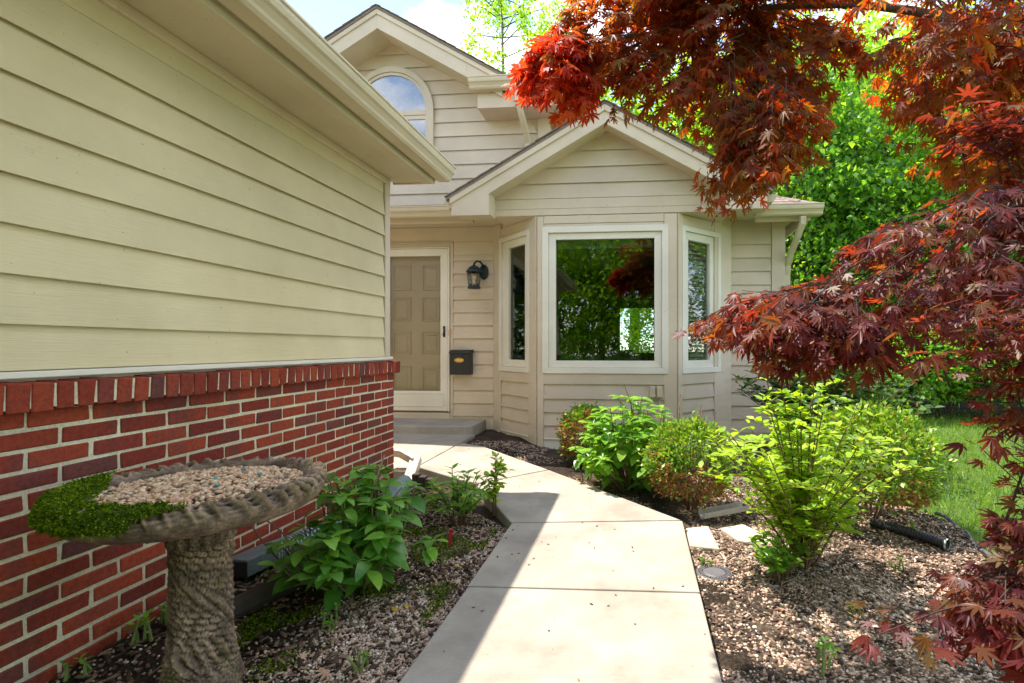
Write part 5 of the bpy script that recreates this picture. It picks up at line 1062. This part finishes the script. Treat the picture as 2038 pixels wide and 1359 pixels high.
# trees behind the viewer: the windows mirror them
GL = ['leafy garden tree across the front lawn, straight behind the path', 'taller garden tree behind the viewer, right of the path line', 'garden tree behind the viewer on the maple side', 'garden tree behind the garage drive', 'large garden tree far right behind the viewer', 'garden tree at the far end of the garage drive', 'tall garden tree at the back of the front lawn', 'spreading garden tree beyond the maple', 'nearest garden tree to the right of the maple', 'tallest garden tree at the back right of the front lawn', 'bushy garden tree behind the garage wing corner', 'small garden tree at the start of the path', 'medium garden tree at the right of the path start', 'garden tree beyond the front door side', 'large tree beyond the front door, far left', 'tree behind the garage roof', 'far tree behind the garage roof']
for i in range(9):  # unseen bushes added to cover the bright horizon mirrored in the windows
    boxwood(Vector((-8 + i * 2.1, -7.2 - (i % 3) * .5, -.1)), 1.2, 1.7, 2600, ['loose hedge bush behind the viewer, number %s from the drive' % w for w in 'one two three four five six seven eight nine'.split()][i], 0, size=.11, name='hedge_bush', group='hedge bushes behind the viewer', seed=300 + i, mat='tree_leaf_dark')
for i, (x, y, h, cr) in enumerate(((-1.5, -9, 7.5, 2.3), (2.0, -11, 9, 2.6), (5.0, -8.5, 7.5, 2.3), (-5.5, -12, 10, 3), (7.5, -13, 11, 3.2), (-9, -9, 8, 2.5), (.2, -16, 12, 3.4), (12, -9, 9, 2.8), (8, -3.5, 7, 2.2), (4, -16, 12, 3.5), (-3.5, -10, 9, 2.6), (.5, -8, 6.5, 2.0), (3.5, -9.5, 8, 2.3), (-9.5, 7.5, 8, 2.4), (-12, 10, 10, 3), (-10, 4, 8, 2.4), (-13, 5.5, 9, 2.8))):
    tree('garden_tree', (x, y, -.1), h, cr, GL[i % len(GL)], 'tree_leaf', 6500, 70, .20, .16, 200 + i, .52, group='trees behind the viewer')

# ---- the red maple
mt_ = thing('japanese_maple', (2.35, 1.75, -.1), 'red Japanese maple reaching in from the right over the path', 'tree')
MP = [maple_leaf(d, s) for d, s in ((.15, 1), (.40, .95), (.65, .88), (.05, 1.05))]
MPM = [tmesh('leaf', v, f, 'maple') for v, f in MP] + [tmesh('leaf', v, f, 'maple_low') for v, f in MP] + [tmesh('leaf', v, f, 'maple_tip') for v, f in MP]
root = Vector((2.35, 1.75, -.12)); fork = Vector((2.25, 1.8, .75))
MB().tube(rtube_path([root, Vector((2.3, 1.77, .35)), fork], 4), .085, 10).build('trunk', 'bark', mt_, True)
hubs = {'top': atD(1900, 40, 2.1), 'topfar': atD(1480, 20, 2.35), 'tip': atD(1210, 110, 2.25), 'mid': atD(2080, 430, 1.55), 'midtip': atD(1700, 610, 1.50), 'low': atD(2120, 850, 1.30), 'lowtip': atD(2040, 1150, 1.15), 'tophi': atD(1700, -300, 2.2)}
for pts, r0, r1 in (([fork, Vector((2.1, 1.9, 1.6)), hubs['top'], hubs['topfar'], hubs['tip']], .032, .005), ([fork, Vector((1.9, 1.6, 1.2)), hubs['mid'], hubs['midtip']], .035, .004), ([fork, Vector((1.8, 1.4, .9)), hubs['low'], hubs['lowtip']], .03, .004), ([Vector((2.1, 1.9, 1.6)), hubs['tophi'], atD(1250, -200, 2.3)], .035, .006)):
    P_ = rtube_path(pts, 6); MB().tube(P_, [r0 + (r1 - r0) * i / (len(P_) - 1) for i in range(len(P_))], 7).build('branch', 'bark', mt_, True)
def inpoly(x, y, poly):
    c = False; j = len(poly) - 1
    for i in range(len(poly)):
        if (poly[i][1] > y) != (poly[j][1] > y) and x < (poly[j][0] - poly[i][0]) * (y - poly[i][1]) / (poly[j][1] - poly[i][1]) + poly[i][0]: c = not c
        j = i
    return c
ZONES = [  # outline of the mass, distance range, sprays, leaf size, direction of growth (picture), hub
    ([(1130, -150), (1105, 60), (1060, 130), (1040, 165), (1130, 205), (1190, 225), (1280, 235), (1350, 260), (1440, 275), (1600, 265), (1720, 200), (1740, -150)], (1.95, 2.6), 84, .088, 'topfar'),
    ([(1005, 160), (1040, 120), (1080, 60), (1140, 90), (1150, 200), (1230, 215), (1235, 238), (1180, 230), (1060, 200)], (2.0, 2.3), 17, .088, 'tip'),
    ([(1400, 285), (1620, 240), (1580, 330), (1540, 370), (1490, 410), (1430, 420), (1420, 380), (1460, 330)], (1.7, 2.2), 22, .080, 'topfar'),
    ([(1720, -150), (2200, -150), (2200, 450), (1940, 440), (1830, 330), (1750, 260), (1720, 150)], (1.5, 2.6), 54, .085, 'top'),
    ([(1900, 200), (2200, 200), (2200, 520), (2000, 500), (1900, 420)], (1.3, 1.8), 11, .078, 'mid'),
    ([(1350, 650), (1480, 600), (1580, 560), (1690, 480), (1850, 400), (2150, 340), (2150, 730), (1930, 720), (1760, 690), (1600, 700), (1500, 690), (1400, 672)], (1.15, 1.7), 25, .066, 'mid'),
    ([(1345, 650), (1420, 615), (1560, 570), (1640, 560), (1640, 690), (1500, 690), (1400, 670)], (1.35, 1.6), 12, .066, 'midtip'),
    ([(1480, 700), (1640, 690), (1780, 690), (1760, 735), (1600, 745)], (1.2, 1.4), 5, .072, 'midtip'),
    ([(1790, 620), (1900, 560), (2180, 560), (2180, 900), (2000, 900), (1900, 880), (1840, 790), (1790, 730)], (1.0, 1.45), 10, .062, 'low'),
    ([(1975, 860), (2180, 860), (2180, 1240), (2000, 1230), (1940, 1170), (1925, 1110), (1985, 1040), (1985, 950)], (.90, 1.25), 9, .058, 'lowtip'),
    ([(1710, 1255), (1800, 1235), (1900, 1200), (2050, 1190), (2050, 1300), (1900, 1300), (1800, 1290)], (.92, 1.05), 4, .058, 'lowtip'),
    ([(2000, 1240), (2120, 1240), (2120, 1350), (2010, 1340)], (.85, 1.0), 4, .07, 'lowtip')]
ML = []; tw = MB()
for poly, (d0, d1), ns, ls, hub in ZONES:
    low = 4 if hub in ('mid', 'midtip', 'low', 'lowtip') else 8 if hub == 'tip' else 0; xs = [p[0] for p in poly]; ys = [p[1] for p in poly]; k = 0; H = hubs[hub]; tries = 0
    while k < ns and tries < 4000:
        tries += 1
        x, y = RD.uniform(min(xs), max(xs)), RD.uniform(min(ys), max(ys))
        if not inpoly(x, y, poly): continue
        k += .38; e = atD(x, y, RD.uniform(d0, d1)); dirn = (H - e); L_ = min(dirn.length * .8, RD.uniform(.22, .42)) if dirn.length > .05 else .1
        dirn = (dirn.normalized() + Vector((RD.uniform(-.25, .25), RD.uniform(-.25, .25), RD.uniform(-.05, .25)))).normalized()
        s_ = e + dirn * L_; mm = s_.lerp(e, .5) + Vector((0, 0, .03)); pts = rtube_path([s_, mm, e], 3)
        tw.tube(pts, [.0032 - .0004 * i for i in range(len(pts))], 4, False)
        out = -dirn; side = out.cross(Vector((0, 0, 1))).normalized()
        tn = [(p, out) for p in pts[2:]]
        for i in (2, 4):
            for sgn in (-1, 1):
                if RD.random() < .6:
                    dd = (out * .7 + side * sgn * .7 + Vector((0, 0, RD.uniform(-.25, .15)))).normalized(); q = pts[i] + dd * L_ * RD.uniform(.25, .45); tw.tube([pts[i], q], .0014, 3, False); tn += [(q, dd), (pts[i].lerp(q, .55), dd)]
        for (p, od) in tn:
            for sgn in (-1, 1, 0)[:3 if p is tn[-1][0] or RD.random() < .25 else 2]:
                d = (od * RD.uniform(.5, 1.1) + side * sgn * RD.uniform(.4, 1.0) + Vector((RD.uniform(-.2, .2), RD.uniform(-.2, .2), RD.uniform(-.75, -.05)))).normalized()
                if d.length < .1: continue
                pt_ = p + d * RD.uniform(.015, .035); pr = pt_ + d * ls * .5
                ML.append((pt_, d, (Vector((RD.uniform(-.45, .45), RD.uniform(-.45, .45), 1)) + d * .3).normalized(), ls * RD.uniform(.34, .68), low))
tw.build('twigs', 'twig_dark', mt_, kind='stuff')
def pxof(p):
    D = -SN * p.x + CS * p.y; return CX + FPX * (CS * p.x + SN * p.y) / max(D, .01), CY - FPX * (p.z - CAMZ) / max(D, .01)
vis = [l for l in ML if -40 < pxof(l[0])[0] < 2070 and -30 < pxof(l[0])[1] < 1390]
ids = set(id(l) for l in sorted(vis, key=lambda l: (l[0] - Vector((0, 0, CAMZ))).length / l[3])[:300])
rest = [[] for _ in MPM]; i = 0
for l in ML:
    i += 1
    if id(l) in ids: single('leaf', MPM[i % 4 + l[4]], mt_, *l[:4])
    else: rest[i % 4 + l[4]].append(l)
for k, R_ in enumerate(rest):
    if R_: merged('leaves', *MP[k % 4], [l[0] for l in R_], [l[1] for l in R_], [l[2] for l in R_], [l[3] for l in R_], ('maple', 'maple_low', 'maple_tip')[k // 4], mt_)
print('maple leaves', len(ML))
